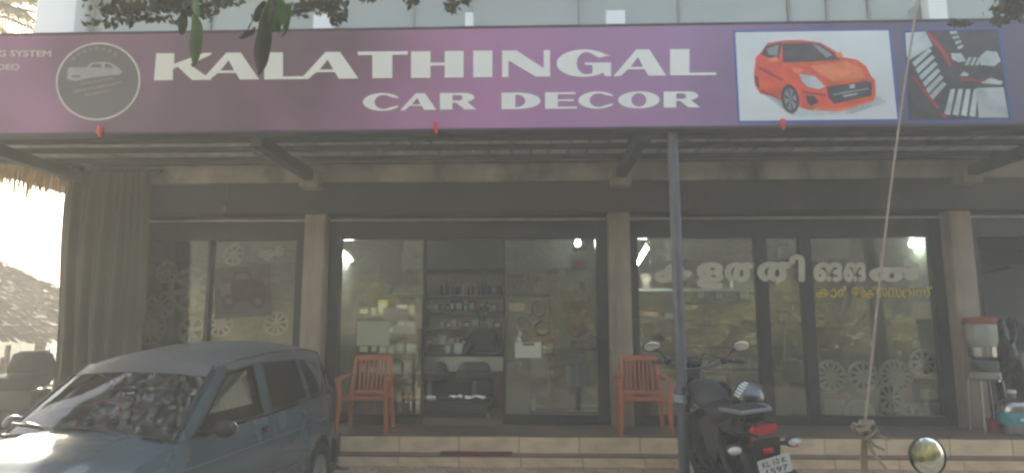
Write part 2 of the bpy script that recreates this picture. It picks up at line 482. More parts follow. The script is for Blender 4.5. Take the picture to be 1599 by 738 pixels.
G().b2(-6.2, 5.4, 5.53, 5.56, 3.31, 3.42).build('edge_beam', M_purlin, CN, world=True, smooth=0)

# ------------------------------------------------------------------ signboard
SY = 5.40
def sgn(px, py, d=0.0):
    p = at(px, py, SY); p.y -= d; return p
SB = thing('signboard', 'long purple signboard with white capital letters, a round emblem and two car pictures', 'signboard', (0, SY, 3.27))
m = bpy.data.materials.new('sign_print'); m.use_nodes = True
N = m.node_tree.nodes; L = m.node_tree.links; bs = N['Principled BSDF']; bs.inputs['Roughness'].default_value = .38
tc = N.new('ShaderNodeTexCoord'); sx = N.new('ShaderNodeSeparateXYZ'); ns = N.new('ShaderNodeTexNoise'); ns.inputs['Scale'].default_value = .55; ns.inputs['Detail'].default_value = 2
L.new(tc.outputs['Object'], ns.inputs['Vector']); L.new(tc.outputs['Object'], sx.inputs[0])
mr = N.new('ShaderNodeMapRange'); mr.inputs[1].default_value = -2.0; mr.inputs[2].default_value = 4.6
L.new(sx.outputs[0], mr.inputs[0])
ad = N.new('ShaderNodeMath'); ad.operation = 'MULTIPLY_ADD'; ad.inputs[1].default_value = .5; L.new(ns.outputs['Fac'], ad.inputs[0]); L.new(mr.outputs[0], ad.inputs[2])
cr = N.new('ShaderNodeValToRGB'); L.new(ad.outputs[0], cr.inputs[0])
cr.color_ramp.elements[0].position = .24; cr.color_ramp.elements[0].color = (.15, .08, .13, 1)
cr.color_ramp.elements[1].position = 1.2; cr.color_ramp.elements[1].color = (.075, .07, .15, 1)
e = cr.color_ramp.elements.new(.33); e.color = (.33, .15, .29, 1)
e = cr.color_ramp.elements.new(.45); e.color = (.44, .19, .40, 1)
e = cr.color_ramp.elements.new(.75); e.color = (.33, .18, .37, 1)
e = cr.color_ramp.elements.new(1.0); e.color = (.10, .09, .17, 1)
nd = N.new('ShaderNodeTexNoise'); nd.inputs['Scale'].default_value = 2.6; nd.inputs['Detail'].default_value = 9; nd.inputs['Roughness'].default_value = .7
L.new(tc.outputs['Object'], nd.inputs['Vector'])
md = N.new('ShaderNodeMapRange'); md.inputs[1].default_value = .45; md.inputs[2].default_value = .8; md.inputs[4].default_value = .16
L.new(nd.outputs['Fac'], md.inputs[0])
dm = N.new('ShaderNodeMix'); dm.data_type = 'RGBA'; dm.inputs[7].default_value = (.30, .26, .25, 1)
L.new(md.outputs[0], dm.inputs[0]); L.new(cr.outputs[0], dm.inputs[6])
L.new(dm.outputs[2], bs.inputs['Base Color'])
wv = N.new('ShaderNodeTexNoise'); wv.inputs['Scale'].default_value = 1.4; wv.inputs['Detail'].default_value = 1
L.new(tc.outputs['Object'], wv.inputs['Vector'])
bw = N.new('ShaderNodeBump'); bw.inputs['Strength'].default_value = .35; bw.inputs['Distance'].default_value = .06
L.new(wv.outputs['Fac'], bw.inputs['Height']); L.new(bw.outputs[0], bs.inputs['Normal'])
M_sign = m
M_letter = mat('white_letter', (0.83, 0.85, 0.83), .4, var=.02, scale=3)
M_signedge = mat('sign_edge', (0.05, 0.04, 0.06), .5)
bl = at(-240, 207, SY); br = at(1760, 192, SY)
Z0, Z1 = 3.265, 4.185
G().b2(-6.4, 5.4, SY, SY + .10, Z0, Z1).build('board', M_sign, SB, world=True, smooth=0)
ed = G()
ed.b2(-6.42, 5.42, SY - .006, SY + .12, Z1 + .001, Z1 + .022).b2(-6.42, 5.42, SY - .006, SY + .12, Z0 - .022, Z0 - .001)
ed.build('edge_frame', M_signedge, SB, world=True, smooth=0)

# letters, each traced as an outline in its own unit box
def ell(cx, cy, rx, ry, a0=0, a1=360, n=28):
    return [(cx + rx * math.cos(R(a0 + (a1 - a0) * i / n)), cy + ry * math.sin(R(a0 + (a1 - a0) * i / n))) for i in range(n + 1)]
GL = {
 'K': [[(.0, 0), (.33, 0), (.33, .42), (.41, .5), (.66, 0), (1.0, 0), (.62, .58), (.98, .93), (1.0, 1), (.86, 1), (.35, .60), (.35, 1), (.04, 1)]],
 'A': [[(0, 0), (.13, 0), (.27, .25), (.59, .25), (.66, 0), (1.0, 0), (.68, 1), (.43, 1)], [(.32, .34), (.565, .34), (.465, .72)]],
 'L': [[(0, 0), (1.0, 0), (1.0, .10), (.42, .10), (.42, 1), (.0, 1)]],
 'T': [[(.29, 0), (.69, 0), (.69, .87), (1, .87), (1, 1), (0, 1), (0, .87), (.29, .87)]],
 'H': [[(0, 0), (.37, 0), (.37, .46), (.64, .46), (.64, 0), (1, 0), (1, 1), (.64, 1), (.64, .57), (.37, .57), (.37, 1), (0, 1)]],
 'I': [[(0, 0), (1, 0), (1, 1), (0, 1)]],
 'N': [[(0, 0), (.135, 0), (.135, .62), (.70, 0), (1, 0), (1, 1), (.865, 1), (.865, .32), (.30, 1), (0, 1)]],
 'G': [[(.99, .80)] + ell(.5, .5, .5, .52, 38, 318, 34) + [(.86, .08), (.90, 0), (1, 0), (1, .52), (.52, .52), (.52, .43), (.66, .43), (.66, .12)] + ell(.55, .5, .18, .42, 285, 60, 22)[1:] + [(.78, .70)]],
 'C': [ell(.5, .5, .5, .53, 32, 328, 34) + [(.90, .28)] + ell(.54, .5, .24, .42, 310, 50, 22) + [(.90, .72)]],
 'R': [[(0, 0), (.36, 0), (.36, .42), (.46, .42), (.70, 0), (1.04, 0), (.78, .46)] + ell(.68, .73, .30, .27, -62, 90, 14) + [(0, 1)], [(.36, .54), (.36, .87)] + ell(.54, .705, .10, .165, 80, -80, 10)],
 'D': [[(0, 0)] + ell(.42, .5, .58, .5, -90, 90, 22) + [(0, 1)], [(.36, .12), (.36, .88)] + ell(.38, .5, .23, .38, 80, -80, 18)],
 'E': [[(0, 0), (1, 0), (1, .12), (.40, .12), (.40, .46), (.90, .46), (.90, .57), (.40, .57), (.40, .88), (.96, .88), (.96, 1), (0, 1)]],
 'O': [ell(.5, .5, .5, .53, 0, 350, 34), ell(.5, .5, .18, .42, 0, 345, 24)],
}
LN = [0]
def letter(ch, p0, p1, ytop0, ybot0, ytop1, ybot1):
    LN[0] += 1; lo = LN[0] % 3 * .0012
    me = loops_mesh(GL[ch])
    g = G(); b = g.bm; b.from_mesh(me); bpy.data.meshes.remove(me)
    r = bmesh.ops.extrude_face_region(b, geom=list(b.faces))
    top = {e for e in r['geom'] if isinstance(e, bmesh.types.BMVert)}
    for v in b.verts:
        u, w = v.co.x, v.co.y
        px = p0 + u * (p1 - p0)
        yt = ytop0 + (ytop1 - ytop0) * (px - 240) / 880; yb = ybot0 + (ybot1 - ybot0) * (px - 240) / 880
        v.co = sgn(px, yb + (yt - yb) * w, (.006 if v in top else .0005) + lo)
    return g.build('letter', M_letter, SB, world=True, smooth=0)
for ch, a, b in (('K', 241, 331), ('A', 316, 405), ('L', 413, 482), ('A', 470, 560), ('T', 559, 637), ('H', 642, 724), ('I', 739, 769), ('N', 784, 859), ('G', 869, 954), ('A', 958, 1040), ('L', 1046, 1118)):
    letter(ch, a, b, 84, 126, 77, 118)
for ch, a, b in (('C', 567, 627), ('A', 625, 682), ('R', 687, 742), ('D', 783, 844), ('E', 851, 901), ('C', 903, 962), ('O', 965, 1030), ('R', 1036, 1091)):
    letter(ch, a, b, 149, 176, 143, 168)
M_smallletter = mat('grey_white_print', (0.62, 0.62, 0.60), .5)
print_text('G SYSTEM', 'lettering', M_smallletter, SB, lambda a, b, d: sgn(a, b, d), (-3, 80, 89, 79), .0008, .002, 3, .025)
print_text('DEO', 'lettering', M_smallletter, SB, lambda a, b, d: sgn(a, b, d), (-4, 31, 110, 100), .0008, .002, 3, .025)
for px in (158, 681, 1221):
    p = sgn(px, 200)
    G().box((p.x, SY - .018, Z0 + .012), (.036, .03, .075), (0, .12, 0), .004).box((p.x + .004, SY - .02, Z0 - .035), (.018, .02, .03), None, .003).build('clip', M_red, SB, world=True)
# round emblem
ELX, ELY = 153.5, 127.5
def elp(a, s=1.0):
    x = 66 * math.cos(a) * s; y = 60.5 * math.sin(a) * s
    return ELX + x + .06 * y * -1, ELY - y - .08 * x
M_emb = mat('emblem_grey', (0.15, 0.135, 0.145), .45, var=.1, scale=3)
M_emb2 = mat('emblem_print', (0.36, 0.37, 0.42), .5, var=.2, scale=14)
M_emb3 = mat('emblem_text', (0.235, 0.22, 0.215), .5, var=.3, scale=40)
g = G(); g.prism([elp(2 * PI * i / 48, .955) for i in range(48)], .0008, .0018, lambda a, b, d: sgn(a, b, d)); g.build('emblem_disc', M_emb, SB, world=True, smooth=0)
g = G(); n = 64
for d in (.003,):
    for i in range(n):
        a0, a1 = 2 * PI * i / n, 2 * PI * (i + 1) / n
        q = [elp(a0, .955), elp(a1, .955), elp(a1), elp(a0)]
        g.quad(*[sgn(x, y, d) for x, y in q])
bmesh.ops.remove_doubles(g.bm, verts=g.bm.verts, dist=.0005)
g.build('emblem_ring', M_smallletter, SB, world=True, smooth=0)
def flat(polys, m, name, lay, parent=None):
    for p in polys:
        G().prism(p, .0008 + lay * .0016, .0018 + lay * .0016, lambda a, b, d: sgn(a, b, d)).build(name, m, parent or SB, world=True, smooth=0)
flat([[(105, 112), (108, 106), (136, 105), (142, 99), (158, 97), (172, 98), (182, 104), (192, 112), (188, 117), (170, 118), (140, 122), (118, 127), (106, 124)]], M_emb2, 'emblem_car', 1)
flat([[(140, 106), (145, 101), (158, 100), (160, 106)], [(164, 100), (172, 101), (178, 107), (164, 106)], [(112, 118), (126, 118), (126, 121), (112, 121)]], M_emb, 'emblem_car_window', 2)
flat([[(126, 130), (178, 121), (178, 124), (126, 133)], [(114, 142), (190, 127), (190, 131), (114, 146)], [(133, 147), (174, 139), (174, 143), (133, 151)]], M_emb3, 'emblem_line', 2)
flat([[(ELX + 46 * math.cos(R(a)) - 2, ELY - 44 * math.sin(R(a)) - 4), (ELX + 46 * math.cos(R(a + 7)) - 2, ELY - 44 * math.sin(R(a + 7)) - 4), (ELX + 52 * math.cos(R(a + 7)) - 2, ELY - 50 * math.sin(R(a + 7)) - 4), (ELX + 52 * math.cos(R(a)) - 2, ELY - 50 * math.sin(R(a)) - 4)] for a in range(50, 136, 12)], M_emb3, 'emblem_line', 2)

# picture of a red hatchback
P_white = mat('print_white', (0.68, 0.74, 0.76), .4, var=.10, scale=1.6)
P_blue = mat('print_blue', (0.05, 0.10, 0.42), .4, var=.05)
P_red = mat('print_red', (0.76, 0.075, 0.02), .4, var=.32, scale=4.5)
P_lred = mat('print_light_red', (0.86, 0.21, 0.07), .4, var=.22, scale=7)
P_dred = mat('print_dark_red', (0.40, 0.025, 0.02), .4, var=.14, scale=6)
P_blk = mat('print_black', (0.04, 0.04, 0.048), .4, var=.7, scale=6)
P_grey = mat('print_grey', (0.25, 0.29, 0.32), .4, var=.2, scale=6)
P_lgrey = mat('print_light_grey', (0.48, 0.55, 0.57), .4, var=.3, scale=5)
flat([[(1144, 48), (1391, 45), (1406, 190), (1152, 193)]], P_blue, 'picture_border', 0)
flat([[(1148, 51), (1387, 48), (1401, 186), (1155, 189)]], P_white, 'picture', 1)
flat([[(1180, 138), (1222, 170), (1248, 183), (1330, 178), (1385, 160), (1372, 150), (1300, 160)]], P_lgrey, 'picture_detail', 2)
flat([[(1177, 118), (1178, 132), (1186, 146), (1210, 152), (1222, 160), (1262, 172), (1310, 173), (1364, 158), (1367, 148), (1366, 126), (1360, 120), (1352, 104), (1338, 94), (1316, 90), (1300, 78), (1280, 67), (1250, 63), (1222, 64), (1198, 68), (1188, 82), (1180, 90)]], P_red, 'picture_car_body', 3)
flat([[(1188, 86), (1195, 73), (1220, 67), (1215, 93), (1200, 91)], [(1221, 69), (1262, 67), (1281, 70), (1302, 84), (1313, 93), (1270, 97), (1222, 98)], [(1290, 136), (1352, 127), (1361, 130), (1360, 150), (1302, 163), (1293, 153)], [(1258, 150), (1270, 150), (1278, 160), (1266, 166), (1260, 160)], [(1178, 118), (1183, 121), (1186, 140), (1181, 134)]], P_blk, 'picture_car_dark', 4)
flat([[(1196, 77), (1216, 70), (1213, 88), (1200, 86)], [(1268, 70), (1280, 73), (1300, 87), (1290, 91), (1280, 82)], [(1300, 147), (1356, 138), (1356, 140), (1300, 150)]], P_grey, 'picture_car_glass', 5)
flat([[(1246, 116), (1272, 120), (1288, 136), (1278, 140), (1260, 136), (1252, 128)], [(1316, 150), (1338, 146), (1338, 148), (1316, 152)], [(1326, 133), (1334, 132), (1334, 138), (1326, 139)]], P_lgrey, 'picture_car_lamp', 5)
flat([[(1264, 104), (1320, 96), (1344, 108), (1350, 122), (1300, 128), (1276, 114)], [(1236, 106), (1256, 110), (1244, 116), (1238, 112)], [(1198, 93), (1212, 89), (1216, 96), (1202, 97)], [(1303, 85), (1312, 81), (1316, 90), (1308, 92)], [(1270, 168), (1310, 171), (1360, 157), (1360, 160), (1310, 175), (1270, 172)]], P_lred, 'picture_car_shine', 5)
flat([[(1184, 104), (1222, 124), (1222, 128), (1184, 108)], [(1252, 142), (1288, 148), (1288, 151), (1252, 146)], [(1188, 140), (1214, 152), (1214, 155), (1188, 144)]], P_dred, 'picture_car_shade', 5)
flat([[(1233 + 14 * math.cos(a * PI / 9), 155 + 22 * math.sin(a * PI / 9) + .3 * 14 * math.cos(a * PI / 9)) for a in range(18)]], P_blk, 'picture_car_tyre', 6)
flat([[(1233.5 + 9.5 * math.cos(a * PI / 9), 156 + 17 * math.sin(a * PI / 9) + .3 * 9.5 * math.cos(a * PI / 9)) for a in range(18)]], P_grey, 'picture_car_rim', 7)
flat([[(1233.5, 156), (1233.5 + 9 * math.cos(a) , 156 + 16 * math.sin(a) + 2.5 * math.cos(a)), (1233.5 + 9 * math.cos(a + .35), 156 + 16 * math.sin(a + .35) + 2.5 * math.cos(a + .35))] for a in [k * 2 * PI / 6 for k in range(6)]], P_blk, 'picture_car_spoke', 8)
# picture of striped seats
flat([[(1408, 46), (1562, 43), (1581, 189), (1416, 191)]], P_blue, 'picture_border', 0)
flat([[(1411, 49), (1558, 46), (1577, 186), (1419, 188)]], P_blk, 'picture', 1)
st = []
for i in range(6):
    a = i / 5
    x0, y0 = 1424 + 27 * a, 96 + 52 * a; x1, y1 = 1450 + 14 * a * 1.6, 76 + 52 * a
    st.append([(x0, y0 + 2), (x1, y1), (x1 + 5, y1 + 4), (x0 + 4, y0 + 9)])
for i in range(4):
    x = 1474 + 13 * i
    st.append([(x, 178 + i), (x + 10 - i, 140), (x + 17 - i, 139), (x + 9, 180 + i)])
for i in range(4): st.append([(1482 + 4 * i, 50 + 8 * i), (1493 + 3 * i, 49 + 7 * i), (1495 + 3 * i, 53 + 7 * i), (1484 + 4 * i, 54 + 8 * i)])
for i in range(3): st.append([(1506 + 8 * i, 102), (1512 + 8 * i, 90), (1517 + 8 * i, 90), (1511 + 8 * i, 103)])
flat(st, P_lgrey, 'picture_stripe', 2)
flat([[(1413, 52), (1444, 50), (1456, 72), (1420, 94), (1415, 88)], [(1524, 138), (1566, 137), (1574, 184), (1528, 184)], [(1530, 88), (1540, 80), (1556, 82), (1562, 96), (1552, 104), (1530, 102)], [(1484, 84), (1500, 84), (1508, 96), (1496, 98), (1486, 93)], [(1504, 112), (1512, 116), (1510, 120), (1498, 119)], [(1546, 122), (1566, 128), (1562, 133), (1530, 130)]], P_lgrey, 'picture_seat', 3)
flat([[(1444, 50), (1450, 50), (1478, 84), (1486, 104), (1482, 106), (1474, 90)], [(1421, 118), (1428, 122), (1466, 168), (1462, 170)], [(1468, 176), (1476, 180), (1478, 186), (1472, 185)], [(1500, 122), (1540, 126), (1540, 129), (1500, 126)]], P_dred, 'picture_seat_edge', 3)
# ------------------------------------------------------------------ parked hatchback
M_cpaint = mat('car_paint', (0.085, 0.145, 0.19), .26, metal=.3, var=.10, scale=3, coat=.8, grime=.25, gscale=(3, 3, 5))
M_cdust = mat('car_roof_paint', (0.15, 0.165, 0.175), .5, metal=.1, var=.15, scale=3, coat=.3, grime=.25, gscale=(4, 2, 4))
M_cglass = glassmat('car_glass', (0.46, 0.49, 0.47), 1.6, .02, boost=.03, bump=.05)
M_wind = glassmat('windscreen_glass', (0.66, 0.70, 0.68), 1.55, .03, boost=.05, bump=.10, bsc=3.5)
M_ctint = mat('sun_strip_film', (0.095, 0.10, 0.105), .35, var=.1)
M_seam = mat('seam', (0.012, 0.012, 0.013), .8)
M_cint = mat('car_interior', (0.05, 0.048, 0.045), .8, var=.3)
M_cred = mat('red_cover', (0.42, 0.025, 0.02), .7, var=.2)
M_lamp = mat('lamp_glass', (0.55, 0.55, 0.52), .15, coat=.5)
M_amber = mat('amber_lens', (0.65, 0.22, 0.05), .2, coat=.5)
M_tail = mat('red_lens', (0.55, 0.02, 0.03), .2, coat=.6)
CAR = thing('parked_car', 'old blue-grey hatchback parked nose out in front of the shop with dappled windscreen', 'car', (-2.67, 4.88, 0.03), (0, 0, -0.10), scale=.915)
CAR.scale.z = .945
def interp(tab, y):
    if y <= tab[0][0]: return tab[0][1]
    for (a, va), (b, vb) in zip(tab, tab[1:]):
        if y <= b:
            t = (y - a) / (b - a); t = t * t * (3 - 2 * t) * .5 + t * .5
            return va + (vb - va) * t
    return tab[-1][1]
cw = lambda y: interp([(-1.72, .52), (-1.6, .64), (-1.3, .71), (-.9, .738), (0, .75), (1.1, .74), (1.5, .69), (1.72, .58)], y)
czb = lambda y: interp([(-1.72, .66), (-1.55, .745), (-1.0, .865), (-.9, .875), (.2, .90), (1.2, .945), (1.72, .93)], y)
czr = lambda y: interp([(-.45, 1.30), (-.1, 1.355), (.4, 1.392), (1.0, 1.392), (1.35, 1.36), (1.5, 1.31)], y)
cxr = lambda y: interp([(-.45, .535), (0, .565), (.9, .56), (1.3, .54), (1.5, .51)], y)
def cbx(y, z):
    zb = czb(y); t = (z - .18) / max(.05, zb - .18)
    k = .965 + .035 * math.sin(min(1, max(0, t)) * PI * .9) - (.05 * max(0, t - .72) / .28)
    return cw(y) * k
def cgx(y, z):
    zb, zr = czb(y), czr(y); t = (z - zb) / (zr - zb)
    xb = cbx(y, zb) - .012
    return xb + (cxr(y) - xb) * t + .018 * math.sin(PI * max(0, min(1, t)))
def arch(y):
    b = .19
    for yc in (-1.06, 1.17):
        d = .325 ** 2 - (y - yc) ** 2
        if d > 0: b = max(b, .27 + math.sqrt(d))
    return b
ys = sorted(set([-1.72 + 3.44 * i / 46 for i in range(47)] + [yc + .325 * math.cos(PI * k / 12) for yc in (-1.06, 1.17) for k in range(13)]))
body = G()
for s in (1, -1):
    def fn(u, v):
        y = ys[round(u * (len(ys) - 1))]; b = arch(y); z = b + (czb(y) - b) * v
        return Vector((s * cbx(y, z), y, z))
    body.grid(fn, len(ys), 9)
    for yc in (-1.06, 1.17):      # wheel arch lips
        body.grid(lambda u, v: Vector((s * (cbx(yc + .325 * math.cos(PI * u), .45) + .006 - .22 * v), yc + .325 * math.cos(PI * u), .27 + .325 * math.sin(PI * u))), 17, 2)
# bonnet
def hood(u, v):
    y = -1.70 + .74 * v; zb = czb(y); x = (2 * u - 1)
    return Vector((x * cbx(y, zb), y - .05 * (1 - x * x) * (1 if v > .5 else 1.6), zb + .055 * (1 - abs(x) ** 2.4) * min(1, v * 2.2 + .15) + (.012 if abs(x) < .62 and v > .05 else 0)))
body.grid(hood, 31, 17)
# nose and rear panel
body.grid(lambda u, v: Vector(((2 * u - 1) * cw(-1.72), -1.72 - .06 * (1 - (2 * u - 1) ** 2), .25 + v * .44)), 15, 5)
body.grid(lambda u, v: Vector(((2 * u - 1) * cw(1.72) * (1 - .02 * v), 1.72 + .05 * (1 - (2 * u - 1) ** 2), .25 + v * .68)), 15, 7)
body.build('body', M_cpaint, CAR, smooth=40)
cowl = G().grid(lambda u, v: Vector(((2 * u - 1) * .66, -1.0 + .1 * v - .04 * (1 - (2 * u - 1) ** 2), .895 + .03 * (1 - (2 * u - 1) ** 2) - .012 * v)), 15, 3).build('cowl_panel', M_black, CAR, smooth=40)
G().b2(-.60, .60, -1.6, 1.6, .20, .26).build('underbody', M_seam, CAR, smooth=0)
# bumpers, lamps, grille
for s, nm in ((-1, 'bumper'), (1, 'bumper')):
    G().grid(lambda u, v: Vector((.68 * math.sin((2 * u - 1) * 1.3) / math.sin(1.3), s * (1.66 + .16 * math.cos((2 * u - 1) * 1.3)) , .24 + .24 * v)), 21, 2).solid(.03).build(nm, M_black, CAR, smooth=40)
for s in (1, -1):
    G().box((s * .46, -1.745, .60), (.26, .05, .13), (0, 0, -s * .12), .02).build('headlight', M_lamp, CAR)
    G().box((s * .515, 1.735, .80), (.10, .04, .20), (0, 0, -s * .2), .015).build('tail_light', M_tail, CAR)
G().b2(-.30, .30, -1.80, -1.76, .54, .64, .01).build('grille', M_black, CAR)
# greenhouse sides
def gh(poly, d0, d1, s, m, name, parent=CAR):
    g = G(); g.prism(poly, d0, d1, lambda a, b, d: Vector((s * (cgx(a, b) + d), a, b)))
    return g.build(name, m, parent, smooth=0)
Wf = [(-.80, .90), (-.30, 1.275), (.07, 1.318), (.12, .912)]
Wr = [(.24, .915), (.19, 1.322), (.80, 1.315), (.93, .955)]
Wq = [(1.0, .965), (.87, 1.305), (.99, 1.295), (1.26, 1.03), (1.24, .985)]
for s in (1, -1):
    gh([(-.98, .868), (-.88, .876), (-.80, .90), (-.30, 1.275), (-.27, 1.325), (-.36, 1.318)], -.03, .003, s, M_cpaint, 'windscreen_pillar')
    g = G()
    yy = [-.36 + i * .12 for i in range(15)]
    def tb(y):
        if y < -.30: return 1.305
        if y < .07: return 1.275 + (y + .3) / .37 * .043
        if y < .8: return 1.318
        return 1.312 - max(0, y - .99) * .25
    g.grid(lambda u, v: (lambda y: Vector((s * (cgx(y, tb(y) + (czr(y) - tb(y)) * v) + .002), y, tb(y) + (czr(y) + .004 - tb(y)) * v)))(yy[round(u * 14)]), 15, 3)
    g.solid(.02); g.build('roof_rail', M_cdust, CAR, smooth=40)
    gh([(.115, .905), (.07, 1.32), (.19, 1.324), (.245, .908)], -.03, .004, s, M_cpaint, 'door_pillar')
    gh([(.925, .935), (.795, 1.318), (.875, 1.308), (1.005, .945)], -.03, .003, s, M_cpaint, 'door_pillar')
    gh([(1.245, .955), (1.265, 1.03), (.985, 1.30), (1.35, 1.325), (1.48, 1.28), (1.70, .94)], -.03, .003, s, M_cpaint, 'rear_pillar')
    gh(Wf, -.014, -.008, s, M_cglass, 'side_window')
    gh(Wr, -.014, -.008, s, M_cglass, 'side_window')
    gh(Wq, -.014, -.008, s, M_cglass, 'quarter_window')
    # black rubber round the windows
    for wnd in (Wf, Wr):
        g = G(); c = (sum(p[0] for p in wnd) / 4, sum(p[1] for p in wnd) / 4)
        for i in range(4):
            a, b = wnd[i], wnd[(i + 1) % 4]
            sh = lambda p, k: (c[0] + (p[0] - c[0]) * k, c[1] + (p[1] - c[1]) * k)
            g.prism([sh(a, 1.01), sh(b, 1.01), sh(b, .945), sh(a, .945)], -.007, .006, lambda p, q, d: Vector((s * (cgx(p, q) + d), p, q)))
        g.build('window_seal', M_black, CAR, smooth=0)
    # body seams and side moulding
    def seam(pts, w, m, nm, off=.0035):
        g = G()
        for (a, b) in zip(pts, pts[1:]):
            d = Vector((b[0] - a[0], b[1] - a[1])).normalized(); nrm = Vector((-d.y, d.x)) * w / 2
            q = [(a[0] + nrm.x, a[1] + nrm.y), (b[0] + nrm.x, b[1] + nrm.y), (b[0] - nrm.x, b[1] - nrm.y), (a[0] - nrm.x, a[1] - nrm.y)]
            g.quad(*[Vector((s * (cbx(y, z) + off), y, z)) for y, z in q])
        return g.build(nm, m, CAR, smooth=0)
    def seg(a, b, n=6): return [(a[0] + (b[0] - a[0]) * i / n, a[1] + (b[1] - a[1]) * i / n) for i in range(n + 1)]
    seam(seg((.175, .90), (.20, .24)), .008, M_seam, 'door_seam')
    seam(seg((-.90, .87), (-.80, .24)), .008, M_seam, 'door_seam')
    seam(seg((.96, .93), (.86, .62)) + seg((.86, .62), (.80, .30))[1:], .008, M_seam, 'door_seam')
    seam(seg((-.84, .42), (.80, .44), 20), .018, M_cdust, 'side_moulding', .006)
    seam(seg((-1.3, .70), (1.3, .74), 30), .010, M_cdust, 'side_crease', .004)
    for y, z in ((.08, .80), (.80, .83)):
        h = G().box((s * (cbx(y, z) + .004), y, z), (.014, .13, .05), None, .006).build('door_handle', M_black, CAR)
        G().box((s * (cbx(y, z) + .014), y + .02, z + .006), (.012, .05, .02), None, .005).build('handle_lever', M_chrome, h)
    mi = G().ball((s * .83, -.70, .925), (.085, .05, .062), 16, 10).box((s * .74, -.71, .90), (.10, .05, .035), (0, s * -.3, 0), .01)
    mi = mi.build('door_mirror', M_black, CAR)
    G().ball((s * .83, -.655, .925), (.072, .012, .05), 14, 8).build('mirror_glass', M_chrome, mi)
    for yc in (-1.06, 1.17):
        wt = G().torus((s * .665, yc, .262), .20, .075, 'x', 36, 12, .95).build('tyre', M_rubber, CAR)
        M4 = Matrix.Translation((s * .70, yc, .262)) @ Matrix.Rotation(s * PI / 2, 4, 'Y')
        rm = G().lathe([(.155, -.03), (.16, .012), (.14, .022), (.128, .004), (.09, .016), (.05, .03), (.03, .036), (0, .036)], 32, M4)
        for k in range(8):
            a = 2 * PI * k / 8
            rm.box((s * (.70 + .012), yc + .105 * math.cos(a), .262 + .105 * math.sin(a)), (.014, .045, .02), (a, 0, 0), .005)
        rm.build('hub_cover', M_steel, wt)
# roof
def rf(u, v):
    y = -.40 + 1.90 * v; x = 2 * u - 1
    yc = y - .05 * (1 - x * x) * (1 - v) + .03 * (1 - x * x) * v
    return Vector((x * (cxr(y) + .006), yc, czr(y) + .002 + (.05 + .035 * math.sin(PI * v)) * (1 - abs(x) ** 2.6)))
G().grid(rf, 25, 22).solid(.012).build('roof', M_cdust, CAR, smooth=50)
for s in (1, -1):
    G().tube([(s * (cxr(y) + .012), y, czr(y) + .004) for y in [-.38 + .1 * i for i in range(19)]], .009, 6).build('drip_rail', M_cpaint, CAR)
# windscreen, tinted band along its top, wipers
def ws(u, v, off=0.0):
    x = 2 * u - 1
    y = -.965 + .565 * v - (.065 * (1 - v) + .05 * v) * (1 - x * x)
    z = .888 + (1.322 - .888) * v + .035 * (1 - x * x) * (.45 + .55 * v) + .012 * math.sin(PI * v)
    return Vector((x * (.645 + (.535 - .645) * v), y, z)) + Vector((0, -.6, .8)) * off
G().grid(lambda u, v: ws(u, .01 + .985 * v), 21, 14).build('windscreen', M_wind, CAR, smooth=60)
G().grid(lambda u, v: ws(.01 + .98 * u, .815 + .18 * v, .004), 21, 4).build('sun_strip', M_ctint, CAR, smooth=60)
fr = G()
fr.tube([ws(i / 20, .0, .006) for i in range(21)], .010, 6)
for q in (0.004, .996): fr.tube([ws(q, i / 12, .004) for i in range(13)], .009, 6)
fr.build('windscreen_seal', M_black, CAR)
for u0, u1, v1 in ((.42, .10, .13), (.80, .46, .10)):
    G().tube([ws(u0, -.02, .02), ws((u0 + u1) / 2, v1 * .55, .024), ws(u1, v1, .018)], [.010, .007, .006], 6).tube([ws(u1 + .10, v1 * .75, .012), ws(u1 - .12, v1 * 1.05, .012)], .007, 5).build('wiper', M_black, CAR)
# rear window
G().grid(lambda u, v: Vector(((2 * u - 1) * (.60 - .08 * v), 1.70 - .22 * v + .04 * (1 - (2 * u - 1) ** 2), .95 + .36 * v)), 11, 6).build('rear_window', M_cglass, CAR, smooth=60)
# cabin
G().box((0, -.72, .80), (1.24, .40, .17), (.12, 0, 0), .04).build('dashboard', M_cint, CAR)
sw = G(); sw.torus((0, 0, 0), .18, .019, 'z', 28, 8)
o = sw.build('steering_wheel', M_cred, CAR); o.location = (-.33, -.46, .90); o.rotation_euler = (R(62), 0, 0)
hb = G().ball((0, 0, -.01), (.06, .06, .03), 12, 6)
for k in range(3): hb.tube([(0, 0, 0), (.17 * math.cos(k * 2.09 + .5), .17 * math.sin(k * 2.09 + .5), 0)], .014, 6)
hb.build('wheel_hub', M_black, o)
for x in (-.33, .33):
    st_ = G().box((x, .20, .84), (.46, .13, .52), (-.22, 0, 0), .05).box((x, .0, .56), (.46, .50, .16), (.08, 0, 0), .05).build('seat', M_cint, CAR)
    G().box((x, .27, 1.16), (.24, .09, .16), (-.15, 0, 0), .035).build('headrest', M_cint, st_)
    if x > 0: G().box((x + .238, .12, .86), (.02, .20, .46), (-.22, 0, 0), .008).build('seat_side', M_cred, st_)
    if x > 0: G().box((x + .17, .135, .90), (.08, .02, .30), (-.22, 0, 0), .01).build('seat_cover_stripe', M_cred, st_)
G().box((0, 1.02, .80), (1.1, .14, .46), (-.25, 0, 0), .05).box((0, .80, .56), (1.1, .45, .14), None, .04).build('rear_seat', M_cint, CAR)
for s in (1, -1): G().b2(s * .60, s * .63, -.7, .75, .3, .84).build('door_trim', M_cred if s > 0 else M_cint, CAR, smooth=0)
M_skin = mat('figurine_pink', (0.50, 0.27, 0.20), .5)
M_green = mat('figurine_green', (0.03, 0.30, 0.12), .5)
fg = thing('dashboard_figurine', 'small pink figurine on a green base standing on the dashboard of the parked car', 'figurine')
